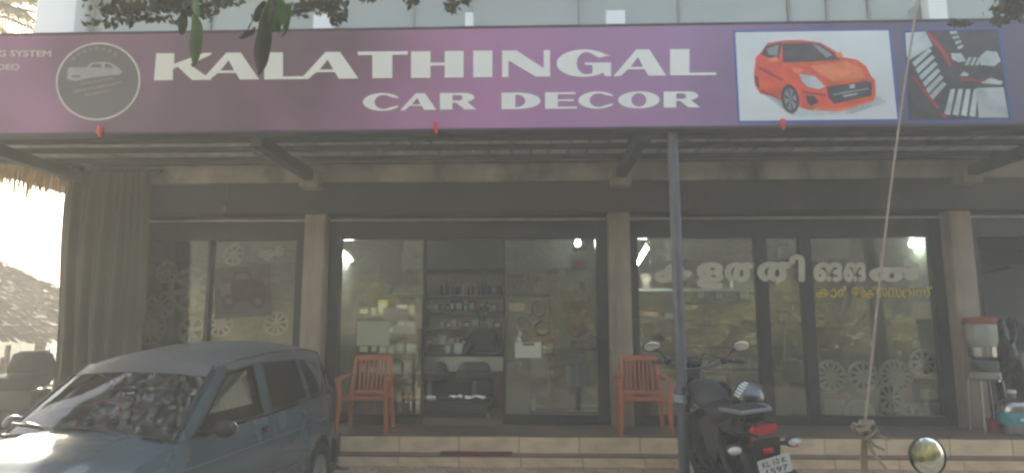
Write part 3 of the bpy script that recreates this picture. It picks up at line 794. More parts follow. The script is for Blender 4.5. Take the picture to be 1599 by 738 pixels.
fg.location = Matrix.Translation(CAR.location) @ Matrix.Rotation(-.10, 4, 'Z') @ Vector((.06 * .915, -.70 * .915, .905 * .945))
G().lathe([(.045, 0), (.045, .02), (.03, .03), (.025, .05), (0, .05)], 16).build('base', M_green, fg)
G().lathe([(.022, .05), (.034, .07), (.03, .10), (.016, .125), (.012, .132), (.022, .142), (.026, .16), (.020, .178), (0, .186)], 16).ball((.03, -.01, .10), (.012, .012, .03), 8, 6, (.3, .5, 0)).ball((-.03, -.01, .10), (.012, .012, .03), 8, 6, (.3, -.5, 0)).build('figure', M_skin, fg)

# ------------------------------------------------------------------ motorcycle seen from behind, leaning on its stand
M_bblk = mat('bike_black', (0.016, 0.016, 0.018), .28, var=.2, coat=.5)
M_bgrey = mat('bike_satin_grey', (0.05, 0.052, 0.056), .5, var=.15)
M_bsil = mat('bike_silver', (0.30, 0.31, 0.33), .35, metal=.5, var=.1)
M_seat = mat('bike_seat', (0.028, 0.028, 0.03), .7, var=.2, bump=.15)
M_bred = mat('bike_red', (0.36, 0.02, 0.025), .3, coat=.5)
M_plate = mat('plate_white', (0.72, 0.76, 0.74), .4, var=.03)
M_ink = mat('plate_ink', (0.03, 0.03, 0.03), .6)
BK = thing('motorcycle', 'black motorcycle with white rear plate leaning on its stand beside the steel post', 'motorcycle', (1.55, 4.74, 0.115), (R(3.5), R(-8), R(1)), scale=1.03)
def oval(c, rx, rz, n=14, p=2.3, ax='y', dz=0):
    out = []
    for k in range(n):
        a = 2 * PI * k / n; ca, sa = math.cos(a), math.sin(a)
        x = rx * (abs(ca) ** (2 / p)) * (1 if ca >= 0 else -1); z = rz * (abs(sa) ** (2 / p)) * (1 if sa >= 0 else -1)
        out.append(Vector((c[0] + x, c[1], c[2] + z)))
    return out
def body_loft(secs, name, m, parent=BK, n=16, p=2.3):
    g = G(); g.loft([oval((x, y, z), rx, rz, n, p) for (y, z, rx, rz, x) in [(s + (0,))[:5] for s in secs]])
    return g.build(name, m, parent, smooth=50)
for yc, w in ((0, .062), (1.30, .048)):
    t = G().torus((0, yc, .30), .245, w, 'x', 40, 12, 1.0).build('tyre', M_rubber, BK)
    r = G().torus((0, yc, .30), .19, .018, 'x', 36, 8, 1.8).lathe([(.045, -.06), (.05, 0), (.045, .06), (0, .06)], 16, Matrix.Translation((0, yc, .30)) @ Matrix.Rotation(PI / 2, 4, 'Y'))
    for k in range(5):
        a = 2 * PI * k / 5 + .3
        r.tube([(0, yc + .04 * math.cos(a), .30 + .04 * math.sin(a)), (0, yc + .185 * math.cos(a + .12), .30 + .185 * math.sin(a + .12))], [.02, .013], 6)
    r.build('rim', M_black, t)
for s in (-1, 1):
    G().tube([(s * .09, 1.30, .30), (s * .09, 1.19, .60)], .026, 10).tube([(s * .09, 1.19, .60), (s * .09, 1.06, .96)], .018, 10).build('fork_leg', M_steel if s < 0 else M_steel, BK)
G().grid(lambda u, v: Vector(((v - .5) * .13, 1.30 + .32 * math.cos(.35 + 1.9 * u), .30 + .32 * math.sin(.35 + 1.9 * u) - .02 * (2 * v - 1) ** 2)), 14, 5).solid(.005).build('front_mudguard', M_bblk, BK, smooth=50)
body_loft([(1.26, .86, .04, .06), (1.22, .87, .09, .10), (1.14, .885, .11, .115), (1.06, .90, .10, .10), (1.02, .91, .06, .06)], 'headlamp_cowl', M_bblk)
cl = G().box((0, 1.02, 1.045), (.17, .07, .10), (R(-50), 0, 0), .03).build('instrument_cluster', M_bblk, BK)
G().box((0, .985, 1.07), (.13, .012, .07), (R(-50), 0, 0), .005).build('dial', M_bgrey, cl)
def HB(p):
    a = R(8); x, z = p[0], p[2] - 1.03
    return (x * math.cos(a) + z * math.sin(a), p[1] + .10 * p[0] , 1.03 - x * math.sin(a) + z * math.cos(a))
hbp = [(-.37, .80, 1.075), (-.30, .83, 1.08), (-.20, .93, 1.055), (-.08, 1.0, 1.0), (.08, 1.0, 1.0), (.20, .93, 1.055), (.30, .83, 1.08), (.37, .80, 1.075)]
hbar = G().tube([HB(p) for p in hbp], .012, 8).build('handlebar', M_bsil, BK)
for s in (-1, 1):
    G().tube([HB((s * .26, .86, 1.075)), HB((s * .38, .795, 1.075))], [.019, .019], 10).box(HB((s * .235, .885, 1.07)), (.05, .045, .05), None, .01).build('grip', M_black, hbar)
    G().tube([HB((s * .24, .92, 1.075)), HB((s * .33, .90, 1.07)), HB((s * .40, .85, 1.065))], .006, 6).build('lever', M_steel, hbar)
    mz = 1.195
    mm = G().tube([HB((s * .25, .88, 1.085)), HB((s * .30, .88, 1.15)), HB((s * .365, .87, 1.165))], .006, 6).ball(HB((s * .375, .872, mz)), (.075, .022, .047), 18, 10).build('rear_mirror', M_black, BK)
    G().ball((lambda q: (q[0], q[1] - .021, q[2]))(HB((s * .375, .872, mz))), (.066, .004, .039), 18, 8).build('mirror_glass', M_chrome, mm)
G().box(HB((.22, .86, 1.105)), (.025, .025, .02), None, .004).build('kill_switch', M_bred, hbar)
body_loft([(.42, .79, .07, .05), (.50, .815, .115, .08), (.62, .83, .13, .095), (.78, .84, .135, .10), (.90, .84, .105, .085), (1.0, .84, .06, .06)], 'fuel_tank', M_bgrey)
for s in (-1, 1):
    G().prism([(.62, .86), (.80, .90), (1.06, .84), (1.10, .70), (.86, .66), (.70, .72)], s * .15, s * .175, lambda a, b, d: Vector((d, a, b))).build('tank_shroud', M_bblk, BK, smooth=0)
    G().prism([(.66, .80), (.86, .83), (1.0, .74), (.84, .70)], s * .176, s * .182, lambda a, b, d: Vector((d, a, b))).build('shroud_panel', M_bsil if s < 0 else M_bred, BK, smooth=0)
    G().prism([(.02, .74), (.40, .74), (.50, .62), (.40, .48), (.22, .44), (.10, .60)], s * .115, s * .14, lambda a, b, d: Vector((d, a, b))).build('side_panel', M_bgrey, BK, smooth=0)
    G().tube([(s * .085, 0.02, .32), (s * .10, .30, .36), (s * .10, .50, .42)], [.026, .03, .034], 8).build('swingarm', M_black, BK)
    G().tube([(s * .11, .03, .36), (s * .11, .10, .55), (s * .11, .15, .70)], [.024, .034, .02], 12).build('shock_absorber', M_bred if s > 0 else M_black, BK)
    G().tube([(s * .13, .42, .34), (s * .26, .42, .34)], .014, 8).build('footrest', M_black, BK)
G().box((0, .62, .42), (.26, .36, .30), (.15, 0, 0), .05).tube([(0, .74, .50), (0, .88, .66)], [.09, .08], 14).build('engine', M_black, BK)
G().tube([(.12, .72, .30), (.13, .40, .26), (.16, .10, .30)], .02, 8).tube([(.16, .16, .29), (.175, -.10, .38), (.18, -.32, .46)], [.04, .055, .045], 14).build('exhaust', M_bgrey, BK)
seat = G(); seat.loft([oval((0, y, z), rx, rz, 16, 3) for (y, z, rx, rz) in ((.50, .80, .07, .04), (.36, .775, .125, .055), (.16, .775, .14, .055), (.03, .80, .14, .06), (-.10, .85, .125, .055), (-.26, .872, .105, .045), (-.34, .875, .06, .025))]).build('seat', M_seat, BK, smooth=50)
tail = body_loft([(.20, .70, .12, .06), (.0, .745, .13, .075), (-.20, .785, .12, .075), (-.36, .81, .095, .06), (-.46, .825, .07, .035)], 'tail_cowl', M_bblk)
G().prism([(-.078, -.014), (-.068, .022), (.068, .022), (.078, -.014), (0, -.036)], -.485, -.40, lambda a, b, d: Vector((a, d - .25 * b, .815 + b))).build('tail_light', M_tail, BK, smooth=0)
G().tube([(-.115, .0, .86), (-.125, -.22, .895), (-.09, -.38, .905), (.09, -.38, .905), (.125, -.22, .895), (.115, 0, .86)], .013, 10).build('grab_rail', M_bsil, BK)
mg = G().prism([(-.085, .76), (.085, .76), (.075, .60), (.10, .42), (-.10, .42), (-.075, .60)], -.44, -.425, lambda a, b, d: Vector((a, d - (b - .6) * .25, b))).build('rear_mudguard', M_bblk, BK, smooth=0)
pl_fn = lambda a, b, d: (lambda a2, b2: Vector((a2 + .03, -.462 - d - (b2 - .6) * .25, b2)))(a * math.cos(R(9)) - (b - .585) * math.sin(R(9)), .585 + a * math.sin(R(9)) + (b - .585) * math.cos(R(9)))
pg = G().prism([(-.095, .525), (-.10, .535), (-.10, .635), (-.095, .645), (.095, .645), (.10, .635), (.10, .535), (.095, .525)], 0, .004, pl_fn)
plate = pg.build('number_plate', M_plate, BK, smooth=0)
def plate_text(s, box):
    me = textmesh(s, 3, .012); v = [p.co.copy() for p in me.vertices]
    x0 = min(p.x for p in v); x1 = max(p.x for p in v); y0 = min(p.y for p in v); y1 = max(p.y for p in v)
    g = G(); g.bm.from_mesh(me); bpy.data.meshes.remove(me)
    for p in g.bm.verts: p.co = pl_fn(box[0] + (p.co.x - x0) / (x1 - x0) * (box[1] - box[0]), box[2] + (p.co.y - y0) / (y1 - y0) * (box[3] - box[2]), .0052)
    g.build('plate_number', M_ink, plate, smooth=0, fixn=False)
plate_text('KL 10 K', (-.075, .075, .592, .630)); plate_text('1597', (-.06, .075, .540, .578))
G().box((.01, -.462, .755), (.055, .006, .010), (0, R(8), 0), .002).build('tail_badge', M_bsil, BK)
for k in range(7): G().box((0, .63, .40 + .035 * k), (.33, .30, .008), (.15, 0, 0)).build('cooling_fin', M_bgrey, BK)
for s_, p1 in ((-1, (-.16, 1.08, 1.12)), (1, (.14, 1.10, 1.10)), (-1, (-.08, 1.12, 1.14))):
    G().tube([HB((s_ * .24, .91, 1.075)), p1, (s_ * .05, 1.14, .95), (s_ * .04, 1.10, .80)], .005, 6).build('cable', M_black, BK)
G().tube([(-.085, -.02, .34), (-.085, .42, .40)], .012, 6).build('chain_guard', M_bgrey, BK)
G().box((-.13, .20, .66), (.012, .16, .03), (.5, 0, 0), .004).build('side_badge', M_bred, BK)
G().box((0, -.475, .685), (.06, .025, .03), None, .006).build('reflector', M_tail, BK)
for s in (-1, 1):
    q = G().tube([(s * .06, -.40, .70), (s * .15, -.40, .695)], .014, 8).ball((s * .185, -.40, .695), (.05, .05, .033), 14, 8).build('indicator', M_black, BK)
    G().ball((s * .187, -.428, .697), (.043, .03, .026), 14, 8).build('lens', M_lamp, q)
    if s > 0: G().ball((s * .187, -.446, .692), (.018, .014, .012), 10, 6).build('bulb', M_amber, q)
G().tube([(-.10, .42, .30), (-.20, .36, .06)], .011, 8).build('side_stand', M_black, BK)
# helmet resting on the pillion seat
HM = thing('helmet', 'black and silver full-face helmet with white stripes resting on the motorcycle seat', 'helmet')
HM.location = at(1170, 622, 4.95); HM.rotation_euler = (R(-12), R(-8), R(150))
def helm(u, v):
    a = 2 * PI * u; t = PI * (.02 + .73 * v)
    r = math.sin(t) * .125 * (1 - .10 * max(0, (v - .7) / .3))
    return Vector((r * math.cos(a) * .93, r * math.sin(a) * 1.12, .135 * math.cos(t)))
M_hel = mat('helmet_silver', (0.13, 0.145, 0.175), .22, metal=.3, var=.15, coat=.7)
G().grid(helm, 36, 18, True).solid(.006).build('shell', M_hel, HM, smooth=60)
def band(a0, a1, t0, t1, k): return lambda u, v: (lambda a, t: Vector((math.sin(t) * .125 * k * math.cos(a) * .93, math.sin(t) * .125 * k * math.sin(a) * 1.12, .135 * k * math.cos(t))))(a0 + (a1 - a0) * u, t0 + (t1 - t0) * v)
G().grid(band(R(30), R(150), R(62), R(104), 1.03), 18, 8).solid(.004).build('visor', M_bblk, HM, smooth=60)
G().grid(band(R(0), R(360), R(78), R(134), 1.014), 40, 8).solid(.003).build('lower_shell', M_bblk, HM, smooth=60)
for k in range(6):
    G().grid(band(R(28 + k * 2), R(88 - k * 4), R(18 + k * 10), R(24 + k * 10), 1.03), 12, 3).build('stripe', M_plate, HM, smooth=60)
# blue and white tie round the post
TI = thing('rope_tie', 'pale blue cloth tie knotted round the steel post near the motorcycle', 'tie', (1.235, 5.52, .90))
TI.location.z = at(1066, 622, 5.5).z
ti = G()
for k in range(3): ti.torus((0, 0, (k - 1) * .02), .052, .010, 'z', 20, 6)
ti.tube([(.05, -.03, 0), (.07, -.06, -.03), (.075, -.05, -.07)], .008, 6).tube([(-.05, -.03, .01), (-.075, -.05, .03), (-.09, -.04, .02)], .008, 6)
ti.build('tie_cloth', mat('tie_cloth', (0.42, 0.50, 0.56), .8, var=.3, scale=30), TI)
# ------------------------------------------------------------------ plastic armchairs
M_chair = mat('chair_plastic', (0.44, 0.115, 0.042), .42, var=.12, scale=4)
def armchair(label, loc, rz):
    t = thing('plastic_armchair', label, 'chair', loc, (0, 0, rz), 'red-brown plastic chairs on the porch')
    G().grid(lambda u, v: Vector(((2 * u - 1) * .225, -.22 + .43 * v, .415 - .014 * math.sin(PI * u) - .02 * v)), 9, 9).solid(.018).box((0, -.225, .40), (.47, .03, .05), None, .012).build('seat', M_chair, t, smooth=50)
    for s in (-1, 1):
        G().tube([(s * .255, -.245, 0), (s * .235, -.225, .40), (s * .262, -.21, .62)], [.022, .027, .024], 8).build('leg', M_chair, t)
        G().tube([(s * .235, .265, 0), (s * .215, .205, .40), (s * .20, .235, .60), (s * .19, .29, .84)], [.022, .027, .024, .022], 8).build('leg', M_chair, t)
        G().grid(lambda u, v: Vector((s * (.262 - .045 * u ** 2) + (v - .5) * .055, -.245 + .49 * u, .635 - .02 * (1 - u) ** 4 + .012 * u)), 10, 3).solid(.018).build('armrest', M_chair, t, smooth=50)
    for k in range(7):
        x = -.135 + .045 * k
        G().box((x, .252 , .615), (.024, .012, .39), (-.22, 0, 0), .004).build('slat', M_chair, t)
    G().grid(lambda u, v: Vector(((2 * u - 1) * .20, .288 + .01 * v, .80 + .06 * v + .012 * math.sin(PI * u))), 11, 3).solid(.016).build('top_rail', M_chair, t, smooth=50)
    G().box((0, .212, .425), (.37, .018, .05), (-.2, 0, 0), .005).build('lower_rail', M_chair, t)
    t.scale = (1, 1, .875)
    return t
a = at(571, 675, 6.86)
ch = armchair('red-brown plastic armchair between the parked car and the open shop door', (a.x, 6.88, FZ), .04)
a = at(1003, 675, 6.86)
c2 = copyobj(ch); c2.location = (a.x + .02, 6.90, FZ); c2.rotation_euler = (0, 0, -.05)
c2['label'] = 'red-brown plastic armchair by the middle pillar, half hidden by the steel post'
# red mat on the step
MT = thing('doormat', 'narrow maroon rubber mat lying folded on the lower step', 'mat', (at(745, 706, 6.50).x, 6.50, .308))
M_mat = mat('mat_maroon', (0.20, 0.035, 0.035), .9, var=.3, scale=40, bump=.4)
G().grid(lambda u, v: Vector((-.345 + .69 * u, -.05 + .10 * v, .022 + .006 * math.sin(9 * u) * (1 - v) + .008 * math.sin(PI * v))), 24, 5).solid(.02).build('mat_layer', M_mat, MT, smooth=50)
G().grid(lambda u, v: Vector((-.36 + .69 * u, -.046 + .09 * v, .0 + .003 * math.sin(7 * u))), 20, 4).solid(-.018).build('mat_layer', M_mat, MT, smooth=50)

# ------------------------------------------------------------------ hanging tarpaulin on the left, thatch fringe, hut, yard
M_tarp = leafmat('tarpaulin', (0.08, 0.07, 0.048), var=.25, trans=.15, scale=1.2)
TP = thing('tarpaulin_curtain', 'long brown-green tarpaulin hanging in folds beside the dark showroom window', 'curtain', (-4.75, 6.95, .35))
def tarp(u, v):
    x = -5.27 + .98 * u; z = .30 + 3.0 * v
    f = (.055 * math.sin(u * 34 + .5 * math.sin(v * 3)) + .03 * math.sin(u * 71 + 1.2 * v)) * (1.0 - .55 * v) + .03 * math.sin(v * 6 + u * 4)
    return Vector((x + .02 * math.sin(v * 5), 6.93 + f, z))
G().grid(tarp, 90, 30).solid(.006).build('tarpaulin', M_tarp, TP, world=True, smooth=70)
G().tube([(-5.40, 6.94, 3.285), (-4.2, 6.94, 3.285)], .02, 8).build('curtain_rail', M_purlin, TP, world=True)
TF = thing('thatch_fringe', 'ragged fringe of dry palm thatch hanging against the bright sky', 'thatch', (-5.8, 7.2, 3.2))
M_straw = leafmat('dry_palm', (0.42, 0.30, 0.17), var=.3, trans=.45, scale=8)
g = G(); rr = random.Random(3)
for i in range(95):
    px = -12 + 136 * (i / 94) + rr.uniform(-2, 2)
    if px > 122: continue
    yb = 288 + rr.uniform(-8, 14) if px < 18 else 302 + rr.uniform(-16, 12)
    if px > 70: yb += (px - 70) * .15
    if rr.random() < .12: yb += 14
    yy = 6.98 + rr.uniform(-.10, .12)
    t = at(px + rr.uniform(3, 9), 258, yy); b_ = at(px, yb, yy); w = rr.uniform(.005, .014)
    mid = t.lerp(b_, .6) + Vector((rr.uniform(-.01, .01), rr.uniform(-.02, .02), 0))
    g.quad(t + Vector((-w, 0, 0)), t + Vector((w, .004, 0)), mid + Vector((w, .006, 0)), mid + Vector((-w, 0, 0)))
    g.quad(mid + Vector((-w, 0, 0)), mid + Vector((w, .006, 0)), b_ + Vector((w * .25, .003, 0)), b_ + Vector((-w * .25, 0, 0)))
g.build('strand', M_straw, TF, world=True, smooth=0, fixn=False)
g = G()
g.grid(lambda u, v: Vector((-6.5 + 1.3 * u, 6.86 + .22 * v, at(-30 + 160 * u, 266 - 5 * math.sin(u * 5) + 9 * max(0, u - .7) * 3, 6.9).z + .16 * (1 - v) * 0 + .05 + .10 * v + .008 * math.sin(u * 60 + v * 8))), 60, 8).solid(.05)
g.build('thatch_edge', M_thatch, TF, world=True)
HT = thing('thatched_hut', 'low brown thatched hut in the bright yard beyond the tarpaulin', 'hut', (-9.5, 9.2, 0))
hu = G()
def hip(u, v, k):
    pass
ev = [(-13.0, 7.75), (-6.0, 7.75), (-6.0, 10.6), (-13.0, 10.6)]; rd = [(-12.2, 9.15), (-8.55, 9.15)]
ze, zr_ = 1.28, 2.72
layers = 14
fc = [(ev[0], ev[1], rd[1], rd[0]), (ev[1], ev[2], rd[1], rd[1]), (ev[2], ev[3], rd[0], rd[1]), (ev[3], ev[0], rd[0], rd[0])]
rr = random.Random(5)
for k in range(layers):
    t0, t1 = k / layers, (k + 1.5) / layers
    g = G()
    for (A, Bb, Cc, D) in fc:
        nseg = 70
        for i in range(nseg):
            u0, u1 = i / nseg, (i + 1) / nseg
            def P(u, t, dz=0):
                lo = Vector((A[0] + (Bb[0] - A[0]) * u, A[1] + (Bb[1] - A[1]) * u, ze)); hi = Vector((D[0] + (Cc[0] - D[0]) * u, D[1] + (Cc[1] - D[1]) * u, zr_))
                return lo.lerp(hi, t) + Vector((0, 0, dz))
            j = rr.uniform(-.03, .03)
            g.quad(P(u0, t0 + j, .06 + rr.uniform(0, .05)), P(u1, t0 + j, .06 + rr.uniform(0, .05)), P(u1, min(1, t1), .03), P(u0, min(1, t1), .03))
    g.build('thatch_layer', M_thatch, HT, world=True, smooth=0)
for x, y in ((-12.6, 8.2), (-9.3, 8.2), (-6.4, 8.2), (-6.4, 10.2), (-12.6, 10.2), (-9.3, 10.2)):
    G().tube([(x, y, 0), (x + .02, y, 1.4)], .06, 8).build('post', M_thatch, HT, world=True)
# fence of poles and rails
FN = thing('pole_fence', 'rough fence of wooden poles and rails standing in the sunlit yard', 'fence', (-5.4, 6.4, 0))
M_wood = mat('weathered_wood', (0.20, 0.15, 0.10), .85, var=.3, scale=12, bump=.3)
for px, y0, y1, dx in ((13, 538, 700, 0), (6, 556, 720, 10), (-40, 545, 720, 0), (75, 545, 720, 2)):
    p = at(px, y0, 6.4)
    G().tube([(p.x - dx * .01, 6.4, 0), (p.x, 6.4, p.z)], .024, 8).build('pole', M_wood, FN, world=True)
for y in (598, 609, 640, 672):
    p = at(-60, y, 6.37); q = at(80, y + 3, 6.37)
    G().tube([p, q], .014, 7).build('rail', M_wood, FN, world=True)
# two car seats on display
M_scloth = mat('dark_seat_cloth', (0.012, 0.011, 0.010), .95, var=.4, scale=20, spec=.1)
def car_seat(label, px, py, Y, w, h, rz):
    t = thing('seat_sample', label, 'seat'); p = at(px, py, Y); t.location = (p.x, Y, p.z); t.rotation_euler = (0, 0, rz)
    G().loft([oval((0, 0, z), rx, ry, 16, 3.2) for (z, rx, ry) in ()] or [[Vector((rx * math.cos(a) * (1.0), ry * math.sin(a), z)) for a in [2 * PI * k / 16 for k in range(16)]] for (z, rx, ry) in ((0, w * .42, .09), (.06, w * .5, .12), (h * .6, w * .46, .12), (h * .9, w * .40, .09), (h, w * .26, .05))]).build('backrest', M_scloth, t, smooth=60)
    G().box((0, -.18, .02), (w, .36, .13), (.08, 0, 0), .06).build('cushion', M_scloth, t)
    G().box((0, -.02, h * .55), (w * .5, .16, h * .7), (.0, 0, 0), .05).build('bolster', M_scloth, t)
    G().b2(-w * .4, w * .4, -.3, .05, (-.24 if h > .25 else -p.z), -.055, .02).build('stand', M_black, t)
    return t
car_seat('upper black car seat stacked outside beside the parked car', 48, 596, 5.8, .40, .28, .2)
car_seat('lower black car seat under another seat beside the parked car', 40, 652, 5.7, .43, .22, .2)

# ------------------------------------------------------------------ inside the shop
M_cream = mat('counter_cream', (0.50, 0.47, 0.36), .5, var=.05)
M_maroon = mat('maroon_panel', (0.085, 0.022, 0.028), .5, var=.2)
M_shelf = mat('shelf_board', (0.16, 0.14, 0.12), .6, var=.2)
def W2(px, py, Y): return at(px, py, Y)
def bx(px0, px1, py0, py1, Y, depth):
    a = at(px0, py1, Y); b = at(px1, py0, Y)
    return a.x, b.x, Y, Y + depth, a.z, b.z
CT = thing('shop_counter', 'dark shop counter with a cream front band behind two black chairs', 'counter', (at(722, 600, 9.2).x, 9.4, FZ))
x0, x1, y0, y1, z0, z1 = bx(655, 786, 556, 579, 9.2, .03)
G().b2(x0, x1, y0, y1, z0, z1, .004).build('fascia', M_cream, CT, world=True)
G().b2(x0, x1, y0 + .035, y0 + .6, FZ, z1 - .01).build('body', M_dark, CT, world=True, smooth=0)
G().b2(x0 - .03, x1 + .03, y0 - .02, y0 + .65, z1 + .002, z1 + .03, .006).build('top', M_alu, CT, world=True)
G().box(((x0 + x1) / 2 - .02, y0 - .006, (z0 + z1) / 2), (.05, .01, .05), None, .01).build('lock', M_steel, CT, world=True)
PNL = thing('maroon_cabinet', 'narrow maroon cabinet standing at the right end of the shop counter', 'cabinet', (at(778, 600, 8.9).x, 9.0, FZ))
x0, x1, y0, y1, z0, z1 = bx(768, 786, 581, 660, 8.8, .3)
G().b2(x0, x1, y0, y1, FZ + .01, z1, .01).build('carcass', M_maroon, PNL, world=True)
G().b2(x0 + .01, x1 - .01, y0 - .014, y0 - .001, FZ + .04, z1 - .03, .004).build('door', M_maroon, PNL, world=True)
def office_chair(label, px, Y):
    p = at(px, 566, Y)
    t = thing('office_chair', label, 'chair', (p.x, Y, FZ), (0, 0, .1), 'black chairs at the counter')
    h = p.z - FZ
    G().loft([[Vector((rx * math.cos(a), .26 + .05 * math.sin(a) + dy, z)) for a in [2 * PI * k / 18 for k in range(18)]] for (z, rx, dy) in ((.40, .20, -.06), (.50, .235, -.02), (h - .12, .235, .04), (h - .03, .20, .06), (h, .14, .06))]).build('backrest', M_black, t, smooth=60)
    G().box((0, 0, .42), (.48, .46, .09), None, .035).build('seat', M_black, t)
    G().tube([(0, 0, .10), (0, 0, .40)], .03, 10).build('stem', M_steel, t)
    for k in range(5):
        a_ = 2 * PI * k / 5
        G().tube([(0, 0, .11), (.27 * math.cos(a_), .27 * math.sin(a_), .05)], [.022, .014], 6).build('foot', M_black, t)
    return t
office_chair('black padded chair at the counter, standing under the left end of the cream band', 672, 8.75)
office_chair('black padded chair at the counter, standing in front of the seated person', 741, 8.7)
TB = thing('display_table', 'low dark display table with papers just inside the open shop door', 'table', (at(690, 640, 8.0).x, 8.1, FZ))
x0, x1, y0, y1, z0, z1 = bx(612, 766, 627, 668, 7.85, .5)
G().b2(x0, x1, y0, y1, z1 - .03, z1, .006).build('top', M_alu, TB, world=True)
G().b2(x0 + .02, x1 - .02, y0 + .02, y1 - .02, FZ + .06, z1 - .032).build('body', M_dark, TB, world=True, smooth=0)
for xx in (x0 + .03, x1 - .03):
    G().b2(xx - .02, xx + .02, y0 + .03, y0 + .07, FZ, FZ + .058).build('leg', M_steel, TB, world=True)
tz = z1
RL = thing('orange_roll', 'orange tube with a white end lying on the dark display table', 'tube', (at(655, 624, 8.0).x, 7.98, tz + .026))
M_orange = mat('orange_plastic', (0.55, 0.22, 0.02), .45)
G().tube([(-.21, 0, 0), (.10, .0, 0)], .026, 12).build('tube', M_orange, RL)
G().tube([(.102, 0, 0), (.20, 0, .004)], .0275, 12).build('end_wrap', M_white, RL)
def paper(label, px, py, Y, seed, w=.2):
    r_ = random.Random(seed); p = at(px, py, Y)
    t = G().grid(lambda u, v: Vector((p.x + (u - .5) * w, Y + (v - .5) * .16, tz + .012 + .035 * abs(math.sin(u * 5 + seed + v * 3)) + r_.uniform(0, .015))), 9, 7).solid(.002).build('crumpled_paper', M_white, None, world=True, smooth=0)
    tag(t, label, 'paper')
paper('crumpled white wrapper lying beside the orange tube on the table', 712, 622, 8.05, 1, .16)
paper('larger crumpled white wrapper at the right end of the display table', 742, 622, 8.0, 2, .26)
# back shelf with boxes and bottles
BY = 10.6
SHF = thing('back_shelf', 'long wall shelf of goods behind the counter, seen through the open door', 'shelf', (at(680, 500, BY).x, BY, 1.2))
x0, x1, y0, y1, z0, z1 = bx(556, 858, 459, 464, BY, .32)
G().b2(x0, x1, y0, y1, z0, z1).build('board', M_shelf, SHF, world=True, smooth=0); shz0 = z1
for yy in (486, 512, 538):
    a0, a1, b0, b1, c0, c1 = bx(664, 790, yy, yy + 3, BY, .30)
    G().b2(a0, a1, b0, b1, c0, c1).build('board', M_shelf, SHF, world=True, smooth=0)
for px in (556, 664, 790, 858):
    a0 = at(px, 500, BY)
    G().b2(a0.x - .015, a0.x + .015, BY + .005, BY + .31, FZ, shz0 - .06).build('upright', M_shelf, SHF, world=True, smooth=0)
G().b2(x0 + .02, x1 - .02, BY + .322, BY + .335, FZ, shz0 - .05).build('back_panel', M_inback, SHF, world=True, smooth=0)
CN_ = ['small black', 'small white', 'small blue', 'small red', 'small yellow', 'small green', 'small tan']
cols = [mat('pack_dark', (0.05, 0.05, 0.055), .45), mat('pack_white', (0.5, 0.5, 0.48), .5), mat('pack_blue', (0.10, 0.15, 0.28), .45), mat('pack_red', (0.32, 0.05, 0.05), .45), mat('pack_yellow', (0.55, 0.38, 0.05), .45), mat('pack_green', (0.12, 0.26, 0.10), .45), mat('pack_tan', (0.36, 0.27, 0.19), .6)]
def carton(label, px0, px1, py0, py1, Y, depth, m, name='carton', cat='box', group=None):
    x0, x1, y0, y1, z0, z1 = bx(px0, px1, py0, py1, Y, depth)
    t = thing(name, label, cat, ((x0 + x1) / 2, (y0 + y1) / 2, z0), (0, 0, 0), group)
    G().b2(x0, x1, y0, y1, z0, z1, .004).build('box', m, t, world=True)
    G().b2(x0 + (x1 - x0) * .15, x1 - (x1 - x0) * .15, y0 - .004, y0 - .001, z0 + (z1 - z0) * .2, z0 + (z1 - z0) * .75).build('label_sticker', M_paper if m is not M_paper else M_white, t, world=True, smooth=0)
    return t
carton('dark low box at the left end of the wall shelf', 560, 585, 447, 459, BY + .02, .2, cols[0])
carton('grey-white wide box on the wall shelf beside the bottles', 614, 662, 445, 459, BY + .02, .2, cols[1])
carton('black box between the two pale boxes on the wall shelf', 588, 611, 444, 459, BY + .02, .2, cols[0])
r4 = random.Random(11)
bt = None
for i in range(13):
    px = 690 + i * 8.2; h = r4.uniform(.17, .27); p = at(px, 459, BY + .08)
    lb = ('black', 'black', 'blue', 'black', 'white', 'red')[i % 6] + ' spray bottle with ' + ('white', 'red', 'black', 'yellow', 'black', 'white')[i % 6] + ' cap in the row on the wall shelf'
    t = thing('spray_bottle', lb, 'bottle', (p.x, BY + .08 + r4.uniform(0, .08), shz0), (0, 0, 0), 'bottles on the wall shelf')
    G().lathe([(.030, 0), (.032, .02), (.032, h * .6), (.014, h * .75), (.014, h * .8), (0, h * .8)], 12).build('bottle', cols[[0, 0, 2, 0, 1, 3][i % 6]], t)
    G().lathe([(.017, h * .8), (.017, h * .93), (.008, h), (0, h)], 10).build('cap', cols[[1, 3, 0, 4, 0, 1][i % 6]], t)
for row, yb in enumerate((486, 512, 538)):
    px = 668
    while px < 786:
        w = r4.uniform(5, 13); h = r4.uniform(9, 20)
        if r4.random() < .85:
            ci = r4.choice([0, 0, 1, 2, 3, 4, 5, 6, 0])
            carton(CN_[ci] + ' packet on the ' + ('upper', 'middle', 'lower')[row] + ' shelf board behind the counter', px, min(px + w, 788), yb - h, yb - .3, BY + .03 + r4.uniform(0, .05), .14, cols[ci], 'goods_packet', 'packet', 'packets on the shelf behind the counter')
        px += w + 1.5
carton('pale pinkish card box standing on the counter top', 694, 705, 534, 554, 9.3, .06, cols[6])
carton('grey card box standing on the counter beside the pinkish one', 708, 722, 535, 554, 9.3, .06, cols[1])
